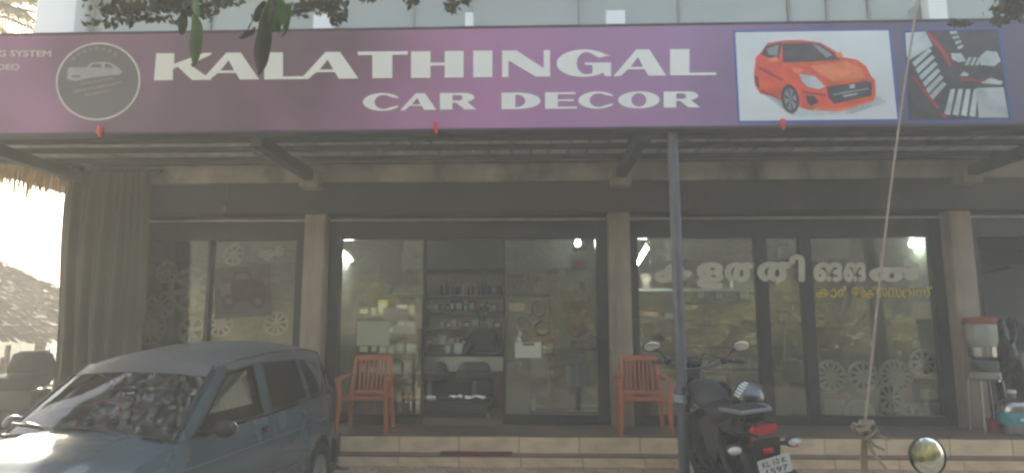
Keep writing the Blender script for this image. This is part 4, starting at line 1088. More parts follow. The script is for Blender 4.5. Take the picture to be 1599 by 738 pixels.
# side rack of goods behind the left pane, and accessories hung behind the right pane
SRK = thing('side_rack', 'crowded rack of boxes behind the glass left of the open shop door', 'rack', (at(605, 540, 8.9).x, 8.9, FZ))
for yy in (492, 522, 552, 584):
    x0, x1, y0, y1, z0, z1 = bx(556, 652, yy, yy + 3, 8.9, .3)
    G().b2(x0, x1, y0, y1, z0, z1).build('board', M_shelf, SRK, world=True, smooth=0)
for px in (556, 652):
    a0 = at(px, 500, 8.9); G().b2(a0.x - .012, a0.x + .012, 8.89, 9.21, FZ, at(0, 466, 8.9).z).build('upright', M_shelf, SRK, world=True, smooth=0)
for yy, nm in ((492, 'top'), (522, 'second'), (552, 'third'), (584, 'lowest')):
    px = 559
    while px < 645:
        w = r4.uniform(8, 20); h = r4.uniform(12, 25); ci = r4.choice((0, 1, 2, 3, 4, 6, 6, 1))
        carton(CN_[ci].replace('small', ('tall', 'flat')[h < 17]) + ' box on the ' + nm + ' board of the rack left of the open door', px, min(px + w, 650), yy - h, yy - .3, 8.92 + r4.uniform(0, .06), .18, cols[ci], 'goods_box', 'box', 'boxes on the rack left of the door')
        px += w + 1.5
def ring(label, px, py, rpx, Y, m):
    p = at(px, py, Y); r = rpx / 1000 * Y
    t = thing('wheel_cover_ring', label, 'steering cover', p, (0, 0, 0), 'steering covers hung behind the right pane')
    G().torus((0, 0, 0), r, r * .17, 'y', 26, 8).build('cover', m, t)
    G().tube([(0, 0, r), (0, .01, r + .12)], .004, 5).build('hook', M_steel, t)
ring('black steering wheel cover hung highest behind the pane right of the door', 842, 482, 11, 7.9, M_black)
ring('brown steering wheel cover hung below the black one behind the right pane', 846, 512, 11, 7.9, mat('cover_brown', (0.12, 0.05, 0.035), .6))
ring('tan steering wheel cover hung beside the brown one behind the right pane', 818, 505, 10, 7.95, mat('cover_tan', (0.36, 0.27, 0.18), .6))
carton('dark red box standing beside the plaque behind the right pane', 846, 866, 528, 556, 7.95, .1, cols[3])
carton('tall blue box on the display bench between cloth and flower pot', 828, 838, 612, 652, 7.72, .1, cols[2])
carton('low tan box on the display bench at the right of the grey open box', 884, 906, 640, 653, 7.60, .12, cols[6])
# person behind the counter
PS = thing('person', 'person in a dark shirt sitting behind the shop counter, head and shoulders showing', 'person', (at(756, 520, 9.95).x, 9.95, FZ), (0, 0, 0))
hz = at(755, 489, 9.95).z - FZ                     # head centre above the floor
M_shirt = mat('dark_shirt', (0.03, 0.024, 0.024), .9, var=.2)
M_pskin = mat('brown_skin', (0.16, 0.075, 0.048), .55, var=.08)
M_hair = mat('black_hair', (0.01, 0.009, 0.008), .6)
sh = hz - .30
vs = []; es = []; rad = []
def V_(p, r, par=None):
    vs.append(p); rad.append(r); i = len(vs) - 1
    if par is not None: es.append((par, i))
    return i
pel = V_((0, 0, sh - .52), .15)
ab = V_((0, .01, sh - .32), .15, pel); chst = V_((0, 0, sh - .08), .16, ab); nk = V_((0, -.01, sh + .07), .065, chst); hd0 = V_((0, -.02, sh + .17), .06, nk)
for s in (-1, 1):
    shd = V_((s * .19, 0, sh - .03), .075, chst); elb = V_((s * .29, -.06, sh - .30), .052, shd); wr = V_((s * .20, -.26, sh - .44), .034, elb); pm_ = V_((s * .18, -.33, sh - .45), .036, wr)
    for k, (dx, ln) in enumerate(((-.03, .07), (-.01, .085), (.01, .08), (.03, .06))):
        f1 = V_((s * .18 + dx, -.38, sh - .452), .0095, pm_); V_((s * .18 + dx * 1.15, -.38 - ln, sh - .475), .008, f1)
    th = V_((s * (.18 - .045), -.32, sh - .455), .011, pm_); V_((s * (.18 - .065), -.37, sh - .465), .009, th)
    hip_ = V_((s * .10, -.02, sh - .58), .10, pel); kn = V_((s * .13, -.44, sh - .60), .07, hip_); an = V_((s * .13, -.44, .10), .045, kn); V_((s * .13, -.58, .05), .04, an)
me = bpy.data.meshes.new('body'); me.from_pydata(vs, es, [])
o = bpy.data.objects.new('body', me); C.objects.link(o)
sk = o.modifiers.new('skin', 'SKIN'); sb = o.modifiers.new('sub', 'SUBSURF'); sb.levels = 2; sb.render_levels = 2
for i, v in enumerate(me.skin_vertices[0].data): v.radius = (rad[i], rad[i] * (.72 if i in (1, 2) else 1)); v.use_root = (i == 0)
dg = bpy.context.evaluated_depsgraph_get()
bm_ = bpy.data.meshes.new_from_object(o.evaluated_get(dg)); bpy.data.objects.remove(o)
bm_.materials.clear(); bm_.materials.append(M_shirt); bm_.materials.append(M_pskin)
for p in bm_.polygons:
    p.use_smooth = True
    c = p.center
    p.material_index = 1 if (c.z > sh + .075 or (abs(c.x) > .1 and c.y < -.24 and c.z > sh - .52)) else 0
bo = bpy.data.objects.new('body', bm_); C.objects.link(bo); bo.parent = PS
def headf(u, v):
    a = 2 * PI * u; t = PI * v
    x = .072 * math.sin(t) * math.cos(a); y = .092 * math.sin(t) * math.sin(a); z = -.118 * math.cos(t)
    if z < -.02: x *= 1 - .25 * min(1, (-.02 - z) / .09); y = y * (1 - .15 * min(1, (-.02 - z) / .09)) - .008
    nose = math.exp(-((a - 1.5 * PI) / .16) ** 2) * math.exp(-((z + .02) / .028) ** 2)
    brow = math.exp(-((a - 1.5 * PI) / .6) ** 2) * math.exp(-((z - .025) / .012) ** 2)
    eye = sum(math.exp(-((a - 1.5 * PI - q) / .14) ** 2) for q in (-.38, .38)) * math.exp(-((z - .004) / .014) ** 2)
    y -= .024 * nose + .006 * brow - .006 * eye
    mo = math.exp(-((a - 1.5 * PI) / .26) ** 2) * math.exp(-((z + .066) / .010) ** 2)
    y -= .005 * mo
    return Vector((x, y - .02, hz + z))
hdb = G().grid(headf, 40, 30, True).ball((-.074, -.005, hz - .01), (.010, .02, .032), 10, 8).ball((.074, -.005, hz - .01), (.010, .02, .032), 10, 8).build('head', M_pskin, PS, smooth=70)
G().ball((-.03, -.098, hz + .004), (.012, .008, .008), 8, 6).ball((.03, -.098, hz + .004), (.012, .008, .008), 8, 6).build('eye', M_white, hdb)
G().grid(lambda u, v: (lambda a, t: Vector((.080 * math.sin(t) * math.cos(a), .100 * math.sin(t) * math.sin(a) - .012, hz + .008 + .122 * math.cos(t))))(2 * PI * u, PI * (.02 + v * (.36 + .22 * math.sin(PI * u) ** 2))), 30, 12, True).solid(-.008).build('hair', M_hair, PS, smooth=70)
ST = thing('stool', 'dark stool under the person behind the shop counter', 'stool', (PS.location.x, 9.98, FZ))
G().b2(-.2, .2, -.2, .2, sh - .76, sh - .71, .02).build('seat', M_dark, ST)
for sx_ in (-1, 1):
    for sy_ in (-1, 1): G().tube([(sx_ * .17, sy_ * .17, 0), (sx_ * .15, sy_ * .15, sh - .762)], .015, 6).build('leg', M_steel, ST)

# ------------------------------------------------------------------ lamps that are lit
M_tube = mat('lit_tube', (0.9, 0.95, 0.95), .4, emit=(.86, 1.0, .98), estr=30)
M_bulb = mat('lit_bulb', (0.9, 0.95, 0.95), .4, emit=(.86, 1.0, .96), estr=42)
def tube_light(label, p, q):
    t = thing('tube_light', label, 'lamp', p); d = q - p
    G().tube([Vector((0, 0, 0)), d], .018, 10).build('tube', M_tube, t)
    n = d.normalized()
    G().tube([-n * .03, -n * .001], .022, 10).tube([d + n * .001, d + n * .03], .022, 10).build('end_cap', M_white, t)
    G().tube([Vector((0, 0, .045)) - n * .03, d + Vector((0, 0, .045)) + n * .03], .026, 6).build('batten', M_white, t)
tube_light('lit tube light on the white side wall inside the middle shop bay', at(524, 387, 7.62), at(548, 406, 8.45))
tube_light('lit tube light behind the window beside the middle pillar', at(1012, 384, 7.75), at(996, 411, 8.4))
M_clear2_ = mat('dusty_bulb', (0.16, 0.155, 0.14), .3)
def bulb(label, px, py, Y, top, lit=True):
    p = at(px, py, Y); t = thing('light_bulb', label, 'lamp', p)
    G().lathe([(0, -.045), (.022, -.038), (.032, -.015), (.030, .01), (.018, .03), (.016, .04), (0, .04)], 16).build('globe', M_bulb if lit else M_clear2_, t)
    G().lathe([(.018, .041), (.018, .085), (.006, .095), (0, .095)], 12).tube([(0, 0, .095), (0, 0, top - p.z)], .003, 5).build('holder', M_white if lit else M_purlin, t)
bulb('lit round bulb glowing above white packets in the middle shop bay', 902, 379, 7.9, 2.93)
bulb('lit round bulb glowing near the white wall behind the lettered window', 1424, 380, 7.9, 2.93)
bulb('small unlit bulb hanging in the dark left bay above the wheel covers', 352, 325, 7.05, 3.18, False)

# ------------------------------------------------------------------ sheets stuck on the panes
def sheet_on(label, px0, px1, py0, py1, m, name='paper_notice', cat='notice', Y=GY - .012, th=.003, marks=None, mk=None):
    a = at(px0, py1, Y); b = at(px1, py0, Y)
    t = thing(name, label, cat, ((a.x + b.x) / 2, Y, a.z))
    G().b2(a.x, b.x, Y - th, Y, a.z, b.z).build('sheet', m, t, world=True, smooth=0)
    if marks:
        g = G()
        for (u0, u1, v0, v1) in marks:
            g.b2(a.x + (b.x - a.x) * u0, a.x + (b.x - a.x) * u1, Y - th - .002, Y - th - .0005, a.z + (b.z - a.z) * v0, a.z + (b.z - a.z) * v1)
        g.build('print', mk, t, world=True, smooth=0)
    return t
M_pg = mat('pale_green_card', (0.42, 0.46, 0.33), .8, var=.05)
M_bei = mat('beige_card', (0.36, 0.32, 0.25), .8, var=.08)
M_tan = mat('tan_print', (0.34, 0.27, 0.20), .7, var=.2, scale=20)
M_greyp = mat('grey_print', (0.16, 0.15, 0.15), .7)
M_brn = mat('brown_print', (0.14, 0.09, 0.06), .7)
sheet_on('pale green blank card stuck low on the glass above the left chair', 557, 609, 501, 539, M_pg)
sheet_on('narrow pale card on the glass just beside the green card', 614, 643, 508, 519, M_pg)
sheet_on('beige card on the glass above the pale green card', 598, 638, 481, 499, M_bei)
sheet_on('tall tan poster on the glass next to the open door', 647, 662, 464, 512, M_tan, 'poster', 'poster', marks=[(.2, .8, .55, .9), (.15, .85, .1, .4)], mk=M_bei)
ys_ = sheet_on('yellowish lettered board hanging inside beside the door pane', 793, 854, 426, 455, mat('yellow_board', (0.36, 0.32, 0.19), .7, var=.1), 'hanging_board', 'sign', Y=GY + .06, th=.01,
    marks=[(.08 + .105 * i, .08 + .105 * i + .07, .52, .86) for i in range(8)] + [(.1, .2, .14, .4), (.28, .36, .14, .4), (.46, .66, .16, .32)], mk=M_brn)
sheet_on('small yellowish card stuck below the lettered board', 793, 819, 473, 485, mat('yellow_card', (0.42, 0.37, 0.2), .7))
sheet_on('white notice with a brown strip on the pane right of the door', 804, 845, 534, 558, M_paper, marks=[(.3, .75, .78, .95)], mk=M_brn)
sheet_on('tall pale hanging cloth behind the pane right of the door', 790, 827, 560, 645, mat('pale_cloth', (0.34, 0.36, 0.34), .9, var=.1), 'hanging_cloth', 'cloth', Y=GY + .05, th=.012)
sheet_on('grey packet with a red flower print under the lit bulb', 888, 917, 394, 424, mat('grey_packet', (0.20, 0.20, 0.22), .5), 'hanging_packet', 'packet', Y=GY + .12, th=.02, marks=[(.25, .75, .2, .7)], mk=M_cred)
for i, (p0, p1, y0_, y1_, mm_) in enumerate(((872, 884, 422, 452, 1), (889, 914, 424, 436, 1), (915, 936, 422, 452, 1), (889, 905, 438, 452, 1), (905, 914, 440, 452, 3))):
    sheet_on(['white bottle-shaped packet at the left of the packets under the bulb', 'flat pale packet hanging in the middle just under the red flower packet', 'white packet beside the frame post under the bulb', 'low grey packet hanging below the flat pale one', 'small maroon packet among the white packets under the bulb'][i], p0, p1, y0_, y1_, cols[mm_] if mm_ != 3 else M_maroon, 'hanging_packet', 'packet', Y=GY + .11, th=.03)
FRM = thing('framed_plaque', 'reddish-brown plaque with a gold shield in a pale frame behind the right pane', 'plaque', at(905, 545, GY + .09))
a = at(871, 546, GY + .09); b = at(937, 459, GY + .09)
G().b2(a.x, b.x, GY + .09, GY + .105, a.z, b.z).build('back_card', mat('plaque_card', (0.46, 0.44, 0.33), .7, var=.15), FRM, world=True, smooth=0)
G().prism([(at(px, py, GY).x + .012, at(px, py, GY).z) for px, py in ((880, 466), (922, 466), (924, 505), (915, 520), (901, 528), (887, 520), (879, 505))], GY + .06, GY + .088).build('shield', mat('shield_brown', (0.32, 0.085, 0.05), .45, var=.2), FRM, world=True, smooth=0)
G().prism([(at(px, py, GY).x + .010, at(px, py, GY).z) for px, py in ((888, 482), (900, 490), (913, 482), (912, 498), (901, 510), (890, 498))], GY + .052, GY + .059).build('crest', mat('shield_gold', (0.55, 0.34, 0.13), .45, var=.25, scale=30), FRM, world=True, smooth=0)
G().b2(at(884, 0, GY + .09).x, at(923, 0, GY + .09).x, GY + .02, GY + .085, at(0, 545, GY).z, at(0, 531, GY).z, .01).build('foot', M_soffit, FRM, world=True)
# pot and small goods on the sill behind the right pane
PO = thing('flower_pot', 'orange clay flower pot with a leafy plant behind the right pane', 'plant pot', (at(853, 655, 7.75).x, 7.75, FZ + .105))
pz = at(853, 633, 7.75).z - (FZ + .105)
G().lathe([(.09, 0), (.12, pz * .7), (.13, pz * .72), (.13, pz), (.115, pz), (.11, pz * .8), (0, pz * .8)], 22).build('pot', mat('clay_orange', (0.48, 0.13, 0.06), .7, var=.1), PO)
M_leaf = leafmat('leaf_green', (0.055, 0.12, 0.03), .4, .3, 4)
g = G(); r5 = random.Random(9)
for k in range(46):
    a_ = r5.uniform(0, 6.28); l = r5.uniform(.12, .26); el = r5.uniform(.5, 1.4)
    d = Vector((math.cos(a_) * math.cos(el), math.sin(a_) * math.cos(el) * .6, math.sin(el))); s_ = d.cross(Vector((.3, .2, 1))).normalized() * .022
    b0 = Vector((0, 0, pz * .8)); m_ = b0 + d * l * .6; e_ = b0 + d * l + Vector((0, 0, -.03))
    g.quad(b0, m_ + s_, e_, m_ - s_)
g.build('foliage', M_leaf, PO, smooth=0, fixn=False)
SILL = thing('window_bench', 'low dark display bench along the bottom of the right pane', 'bench', (at(865, 655, 7.8).x, 7.8, FZ))
G().b2(at(792, 655, 7.6).x, at(942, 655, 7.6).x, 7.52, 8.0, FZ + .002, FZ + .103, .006).build('bench_top', M_dark, SILL, world=True)
carton('grey open box on the display bench beside the flower pot', 908, 938, 634, 653, 7.65, .2, cols[1])
for i in range(4): carton('small white packet in the row at the foot of the hanging cloth', 797 + i * 8, 803 + i * 8, 646, 654, 7.62, .05, M_white, 'small_packet', 'packet', 'small white packets behind the pane')

# ------------------------------------------------------------------ right window: lettering, wheel covers, boxes
M_wl = mat('window_lettering', (0.62, 0.60, 0.50), .6, var=.05)
M_yl = mat('yellow_lettering', (0.62, 0.45, 0.04), .6, var=.05)
WL = thing('window_lettering', 'large cream and small yellow lettering stuck across the right shop window', 'lettering', (at(1240, 420, GY).x, GY - .054, at(0, 450, GY).z))
def wl(a, b, d): p = at(a, b, GY - .054); p.y -= d; return p
def glyph(s, p0, p1, y0, y1, m=M_wl, off=.058):
    print_text(s, 'glyph', m, WL, wl, (p0, p1, y1, y0), .0005, .003, 2, off)
glyph('ക', 1022, 1084, 411, 441)
glyph('ള', 1087, 1130, 409, 450)
glyph('ത', 1131, 1185, 409, 440)
glyph('ത', 1182, 1245, 408, 440)
glyph('ി', 1232, 1257, 397, 440)
glyph('ങ', 1270, 1316, 409, 440)
glyph('ങ', 1317, 1352, 409, 440)
glyph('ൽ', 1357, 1440, 409, 440)
glyph('കാർ', 1274, 1323, 446, 464, M_yl, .02)
glyph('ആ', 1330, 1352, 448, 464, M_yl, .02); glyph('ക്', 1351, 1368, 446, 466, M_yl, .02); glyph('സ', 1368, 1385, 448, 464, M_yl, .02); glyph('സ', 1386, 1408, 448, 464, M_yl, .02); glyph('റി', 1408, 1428, 446, 464, M_yl, .02); glyph('സ്', 1429, 1455, 446, 464, M_yl, .02)

M_hub = mat('hub_silver', (0.80, 0.81, 0.79), .35, metal=.0, var=.08, coat=.3)
M_hubd = mat('hub_gap', (0.02, 0.02, 0.02), .6)
def hubcap(label, px, py, rpx, Y, spokes, style=0, tilt=0.0, m=M_hub, grp='wheel covers on show in the windows'):
    p = at(px, py, Y); r = rpx / 1000 * Y * 1.0
    t = thing('wheel_cover', label, 'wheel cover', p, (R(-8), 0, tilt), grp)
    Mx = Matrix.Rotation(PI / 2, 4, 'X')
    G().lathe([(r * .8, -.01), (r * .97, -.004), (r, .01), (r * .97, .026), (r * .86, .03), (r * .80, .018), (r * .80, -.01)], 36, Mx).build('outer_ring', m, t)
    G().lathe([(0, -.004), (r * .82, -.004), (r * .82, -.012), (0, -.012)], 28, Mx).build('backing', M_hubd, t)
    hubm = G().lathe([(r * .30, 0), (r * .26, .03), (r * .15, .04), (0, .04)], 20, Mx).build('hub', m, t)
    for k in range(spokes):
        a_ = 2 * PI * k / spokes + .2
        w = r * (.13 if style == 0 else (.20 if spokes < 8 else .13)); 
        def sp(u, v):
            rad_ = r * (.24 + .62 * u); off = (v - .5) * 2 * w * ((1 - .35 * u) if style == 0 else (.55 + .55 * u))
            return Vector((rad_ * math.cos(a_) - off * math.sin(a_), -(.03 - .008 * u - .006 * (2 * v - 1) ** 2), rad_ * math.sin(a_) + off * math.cos(a_)))
        G().grid(sp, 5, 3).solid(.008).build('spoke', m, t, smooth=50)
    return t
hubcap('silver wheel cover with a wide smooth rim beside the sliding door frame', 1297, 587, 24, 7.62, 12, 1)
hubcap('ten-spoked silver wheel cover leaning next to the guy rope', 1347, 587, 23, 7.66, 10)
hubcap('thin many-spoked wheel cover with a bright centre right of the guy rope', 1398, 587, 25, 7.66, 14)
hubcap('highest wheel cover in the right window, hung above the yellow boxes', 1441, 567, 21, 7.58, 9)
hubcap('silver wheel cover overlapping below the many-spoked one', 1389, 621, 22, 7.56, 9, 1, .2)
hubcap('round dish-shaped wheel cover lying lowest beside the rope stake', 1343, 646, 22, 7.58, 16, 1)
hubcap('grey dull wheel cover on the window floor between dish and star covers', 1389, 652, 17, 7.56, 7, 1)
hubcap('star-shaped five-spoked wheel cover at the bottom of the right window', 1424, 650, 19, 7.58, 5, 1, -.2)
hubcap('large star-spoked alloy wheel cover hung high in the dark left bay', 301, 452, 37, 7.62, 8, 0, .1)
hubcap('pale wheel cover hung lower left in the dark left bay', 250, 478, 24, 7.60, 9, 1)
hubcap('wheel cover with thin spokes above the car roof beside the tarpaulin', 236, 512, 26, 7.58, 12)
hubcap('round pale wheel cover hung right of the maroon poster', 398, 449, 17, 7.56, 10, 1)
hubcap('wheel cover seen just above the middle of the car roof', 345, 505, 21, 7.60, 10)
hubcap('wheel cover hung above the car poster in the dark left bay', 366, 398, 17, 7.58, 7)
hubcap('small pale wheel cover between tarpaulin and star-spoked cover', 262, 425, 18, 7.62, 10)
hubcap('five-spoked wheel cover at the foot of the left window behind the car roof', 300, 515, 22, 7.56, 5, 1)
hubcap('wheel cover hung close to the pillar above the rear of the car', 432, 505, 20, 7.60, 9, 1)
for i, (px, py, r_) in enumerate(((420, 398, 9), (436, 393, 8), (408, 395, 7))): hubcap('tiny wheel badge in the row high up beside the pillar', px, py, r_, 7.58, 6, 1, 0, M_hub, 'small wheel badges high in the left bay')
MP = thing('car_poster', 'faded maroon poster of a car stuck on the dark left window', 'poster', (at(372, 470, GY - .01).x, GY - .01, at(0, 490, GY).z))
def fl2(poly, m, name, k): 
    return G().prism([(at(px, py, GY - .01).x, at(px, py, GY - .01).z) for px, py in poly], GY - .011 - .002 * k, GY - .0095 - .002 * k).build(name, m, MP, world=True, smooth=0)
M_pmar = mat('poster_maroon', (0.075, 0.038, 0.036), .6, var=.5, scale=9)
M_ppale = mat('poster_pale', (0.17, 0.14, 0.125), .6, var=.3, scale=12)
fl2([(334, 420), (420, 414), (424, 492), (336, 498)], mat('poster_ground', (0.10, 0.095, 0.075), .6, var=.5, scale=7), 'sheet', 0)
fl2([(340, 452), (350, 440), (362, 437), (368, 424), (386, 422), (396, 434), (410, 438), (417, 450), (415, 466), (400, 470), (352, 474), (342, 466)], M_pmar, 'car_print', 1)
fl2([(366, 436), (371, 427), (384, 426), (391, 435)], M_ppale, 'window_print', 2)
fl2([(343, 444), (360, 441), (362, 460), (345, 462)], M_ppale, 'grille_print', 2)
for cx_, r_p in ((358, 11), (403, 12)):
    fl2([(cx_ + r_p * math.cos(k * PI / 8), 470 + r_p * math.sin(k * PI / 8)) for k in range(16)], M_soffit, 'tyre_print', 3)
    fl2([(cx_ + r_p * .5 * math.cos(k * PI / 6), 470 + r_p * .5 * math.sin(k * PI / 6)) for k in range(12)], M_ppale, 'hub_print', 4)
LP = thing('leaning_planks', 'pale planks leaning in an N shape behind the sliding glass door', 'planks', (at(1245, 555, 7.9).x, 7.9, FZ))
M_pl = mat('pale_plank', (0.42, 0.38, 0.29), .7, var=.1)
for (xa, ya, xb, yb) in ((1233, 495, 1231, 560), (1235, 492, 1262, 558), (1262, 490, 1262, 556)):
    p = at(xa, ya, 7.9); q = at(xb, yb, 7.9); d = (q - p)
    w = Vector((.05, 0, 0))
    G().prism([(p.x - .045, p.z), (p.x + .045, p.z), (q.x + .045, q.z), (q.x - .045, q.z)], 7.9 + .03 * (xa - 1233) / 15, 7.922 + .03 * (xa - 1233) / 15).build('plank', M_pl, LP, world=True, smooth=0)
G().b2(at(1228, 560, 7.9).x, at(1268, 560, 7.9).x, 7.86, 8.1, FZ + .002, at(0, 561, 7.9).z, .01).build('trestle', M_dark, LP, world=True)
carton('black box with yellow edging standing below the highest wheel cover', 1426, 1473, 590, 632, 7.70, .2, cols[4])
carton('dark box in front of the yellow-edged box beside the frame', 1432, 1468, 600, 628, 7.60, .08, cols[0])
carton('reddish carton behind the dish-shaped wheel cover', 1282, 1326, 612, 655, 7.75, .2, mat('pack_brick', (0.22, 0.085, 0.05), .6))
carton('orange carton on the left shelf of the lettered window', 1000, 1032, 484, 495, 8.2, .2, mat('pack_orange', (0.45, 0.14, 0.06), .6))
carton('white carton on the shelf beside the orange one', 1038, 1058, 488, 498, 8.2, .2, cols[1])
carton('yellow carton low behind the motorcycle handlebar', 1096, 1140, 580, 602, 8.0, .2, mat('pack_amber', (0.38, 0.18, 0.03), .6))
carton('olive-yellow carton low beside the red-brown chair and the post', 1028, 1060, 578, 640, 8.0, .2, mat('pack_olive', (0.26, 0.22, 0.07), .6))
WS = thing('window_shelf', 'white glass shelf crossing the left part of the lettered window', 'shelf', (at(1100, 452, 8.15).x, 8.15, 1.9))
for yy in (450, 498):
    x0, x1, y0, y1, z0, z1 = bx(998, 1180, yy, yy + 4, 8.1, .3)
    G().b2(x0, x1, y0, y1, z0, z1).build('board', M_white if yy == 450 else M_shelf, WS, world=True, smooth=0)
carton('pinkish packet at the left end of the white window shelf', 1003, 1016, 428, 449, 8.15, .1, mat('pack_pink', (0.40, 0.25, 0.26), .6))
carton('pale grey carton on the white shelf under the large letters', 1145, 1178, 436, 449, 8.15, .12, cols[1])
# rack along the back of the right bay
RK = thing('rear_rack', 'dim rack of goods along the back wall behind the lettered window', 'rack', (at(1300, 540, 10.2).x, 10.3, FZ))
for yy in (470, 505, 540, 575, 610):
    x0, x1, y0, y1, z0, z1 = bx(1080, 1420, yy, yy + 4, 10.2, .35)
    G().b2(x0, x1, y0, y1, z0, z1).build('board', M_shelf, RK, world=True, smooth=0)
for i in range(40):
    yy = r4.choice((470, 505, 540, 575)); px = 1085 + r4.random() * 320; w = r4.uniform(8, 20)
    ci = r4.randrange(7); carton(CN_[ci] + ' packet on the ' + {470: 'topmost', 505: 'second', 540: 'third', 575: 'lowest'}[yy] + ' board of the rack behind the lettered window', px, px + w, yy - r4.uniform(9, 24), yy - .2, 10.25 + r4.uniform(0, .1), .1, cols[ci], 'goods_packet', 'packet', 'packets on the rear rack')
# ------------------------------------------------------------------ right end: dispenser, water bottle, bucket, dark bundle
M_clear = glassmat('clear_plastic', (0.74, 0.80, 0.82), 1.4, .15, boost=.38)
M_clear2 = mat('milky_plastic', (0.33, 0.335, 0.30), .4, var=.05)
DY = 7.0
p = at(1547, 672, DY)
WD = thing('water_dispenser', 'pale water dispenser with a red lid on a stand beside the end pillar', 'dispenser', (p.x, DY, FZ))
zz = lambda y: at(1547, y, DY).z - FZ
G().lathe([(.13, zz(540)), (.145, zz(530)), (.145, zz(508)), (.135, zz(505)), (0, zz(505))], 26).build('tank', M_clear2, WD)
G().lathe([(.15, zz(504.5)), (.155, zz(500)), (.15, zz(496)), (.10, zz(494)), (0, zz(494))], 26).build('lid', mat('lid_red', (0.26, 0.05, 0.035), .5), WD)
G().lathe([(.10, zz(562)), (.128, zz(556)), (.128, zz(541)), (0, zz(541))], 24).build('filter_bowl', M_clear, WD)
G().lathe([(.11, zz(579)), (.13, zz(574)), (.13, zz(563)), (0, zz(563))], 24).build('lower_tank', mat('smoky_plastic', (0.10, 0.11, 0.11), .3), WD)
G().lathe([(.12, zz(592)), (.14, zz(590)), (.14, zz(580)), (0, zz(580))], 24).build('base', M_inwall, WD)
for sx_ in (-1, 1):
    for sy_ in (-1, 1): G().tube([(sx_ * .13, sy_ * .11, 0), (sx_ * .11, sy_ * .1, zz(592.3))], .009, 6).build('leg', M_steel, WD)
G().tube([(.02, -.15, zz(586)), (.02, -.18, zz(588)), (.02, -.185, zz(593))], .01, 6).build('tap', M_chrome, WD)
BKT = thing('red_bucket', 'small red bucket standing under the water dispenser', 'bucket', (p.x + .04, DY - .02, FZ))
bz = at(0, 648, DY).z - FZ
G().lathe([(.06, 0), (.085, bz), (.092, bz), (.092, bz + .012), (.08, bz + .01), (.058, .012), (0, .012)], 22).build('bucket', mat('bucket_red', (0.30, 0.035, 0.03), .5), BKT)
G().tube([(.088 * math.cos(a_), -.03, bz + .09 * math.sin(a_)) for a_ in [PI * k / 10 for k in range(11)]], .003, 5).build('handle', M_steel, BKT)
p = at(1587, 678, 6.85)
WB = thing('water_bottle', 'large clear water bottle with a cyan label at the end of the porch', 'bottle', (p.x, 6.85, FZ))
zb_ = lambda y: at(1587, y, 6.85).z - FZ
G().lathe([(.125, 0), (.14, .02), (.14, zb_(662)), (.132, zb_(660)), (.14, zb_(657)), (.14, zb_(632)), (.12, zb_(626)), (.05, zb_(620)), (.035, zb_(617)), (.035, zb_(612)), (0, zb_(612))], 28).build('bottle', M_clear, WB)
G().lathe([(.038, zb_(613)), (.038, zb_(608)), (0, zb_(608))], 16).build('cap', M_white, WB)
G().lathe([(.1415, zb_(661)), (.1435, zb_(659)), (.1435, zb_(645)), (.1415, zb_(643))], 28).build('label', mat('cyan_label', (0.03, 0.36, 0.44), .5, var=.2, scale=18), WB)
G().ball((-.02, -.142, zb_(652)), (.028, .006, .018), 12, 6).build('label_print', M_white, WB)
BD = thing('plastic_bundle', 'shiny black plastic bundle piled behind the clear water bottle', 'bundle', at(1588, 612, 7.25))
def lump(u, v):
    a_ = 2 * PI * u; t = PI * v; r_ = 1 + .14 * math.sin(5 * a_ + 3 * t) + .10 * math.sin(11 * a_ - 7 * t)
    return Vector((.21 * r_ * math.sin(t) * math.cos(a_), .15 * r_ * math.sin(t) * math.sin(a_), .28 + .44 * r_ * -math.cos(t)))
G().grid(lump, 40, 26, True).build('bundle', mat('shiny_black', (0.012, 0.014, 0.012), .16, bump=.5, bscale=14), BD, smooth=60)
BDS = thing('wooden_crate', 'dark crate carrying the black plastic bundle behind the water bottle', 'crate', (BD.location.x, 7.25, FZ))
zt = BD.location.z - FZ - .14
G().b2(-.2, .2, -.14, .14, 0.002, max(.1, zt), .01).build('crate_body', M_soffit, BDS)
for k in range(3): G().b2(-.205, .205, -.152, -.142, .03 + k * .09, .09 + k * .09, .003).build('slat', M_wood, BDS)
# grey inner wall seen at the right end
IW = G().b2(at(1514, 500, 8.6).x, at(1640, 500, 8.6).x, 8.6, 8.68, FZ, at(0, 418, 8.6).z).build('partition', mat('grey_partition', (0.26, 0.27, 0.30), .6, var=.06), B, world=True, smooth=0)
G().box((at(1545, 425, 8.5).x, 8.5, at(0, 428, 8.5).z), (.55, .03, .04), (0, -.22, 0)).build('brace', M_dark, B, world=True, smooth=0)

# ------------------------------------------------------------------ guy rope, stake, scooter mirror
M_rope = mat('rope', (0.30, 0.25, 0.20), .9, var=.2, scale=60)
SK = thing('rope_stake', 'thin crooked wooden stake tangled with dry rope ends at the picture foot', 'stake', (at(1352, 720, 4.1).x, 4.1, 0))
k0 = at(1350, 672, 4.1)
G().tube([(at(1346, 760, 4.1).x, 4.1, 0), at(1349, 720, 4.1), at(1350, 690, 4.12), k0], [.022, .02, .018, .016], 8).build('stick', M_wood, SK, world=True)
kn = G(); r6 = random.Random(21)
for k in range(9):
    q = k0 + Vector((r6.uniform(-.03, .03), r6.uniform(-.03, .01), r6.uniform(-.02, .04)))
    kn.tube([q + Vector((.05 * math.cos(t + k) * r6.uniform(.6, 1.2), .035 * math.sin(t + k), .028 * math.sin(1.7 * t + k))) for t in [i * .7 for i in range(9)]], .0085, 5)
kn.build('knot', M_rope, SK, world=True)
re_ = G()
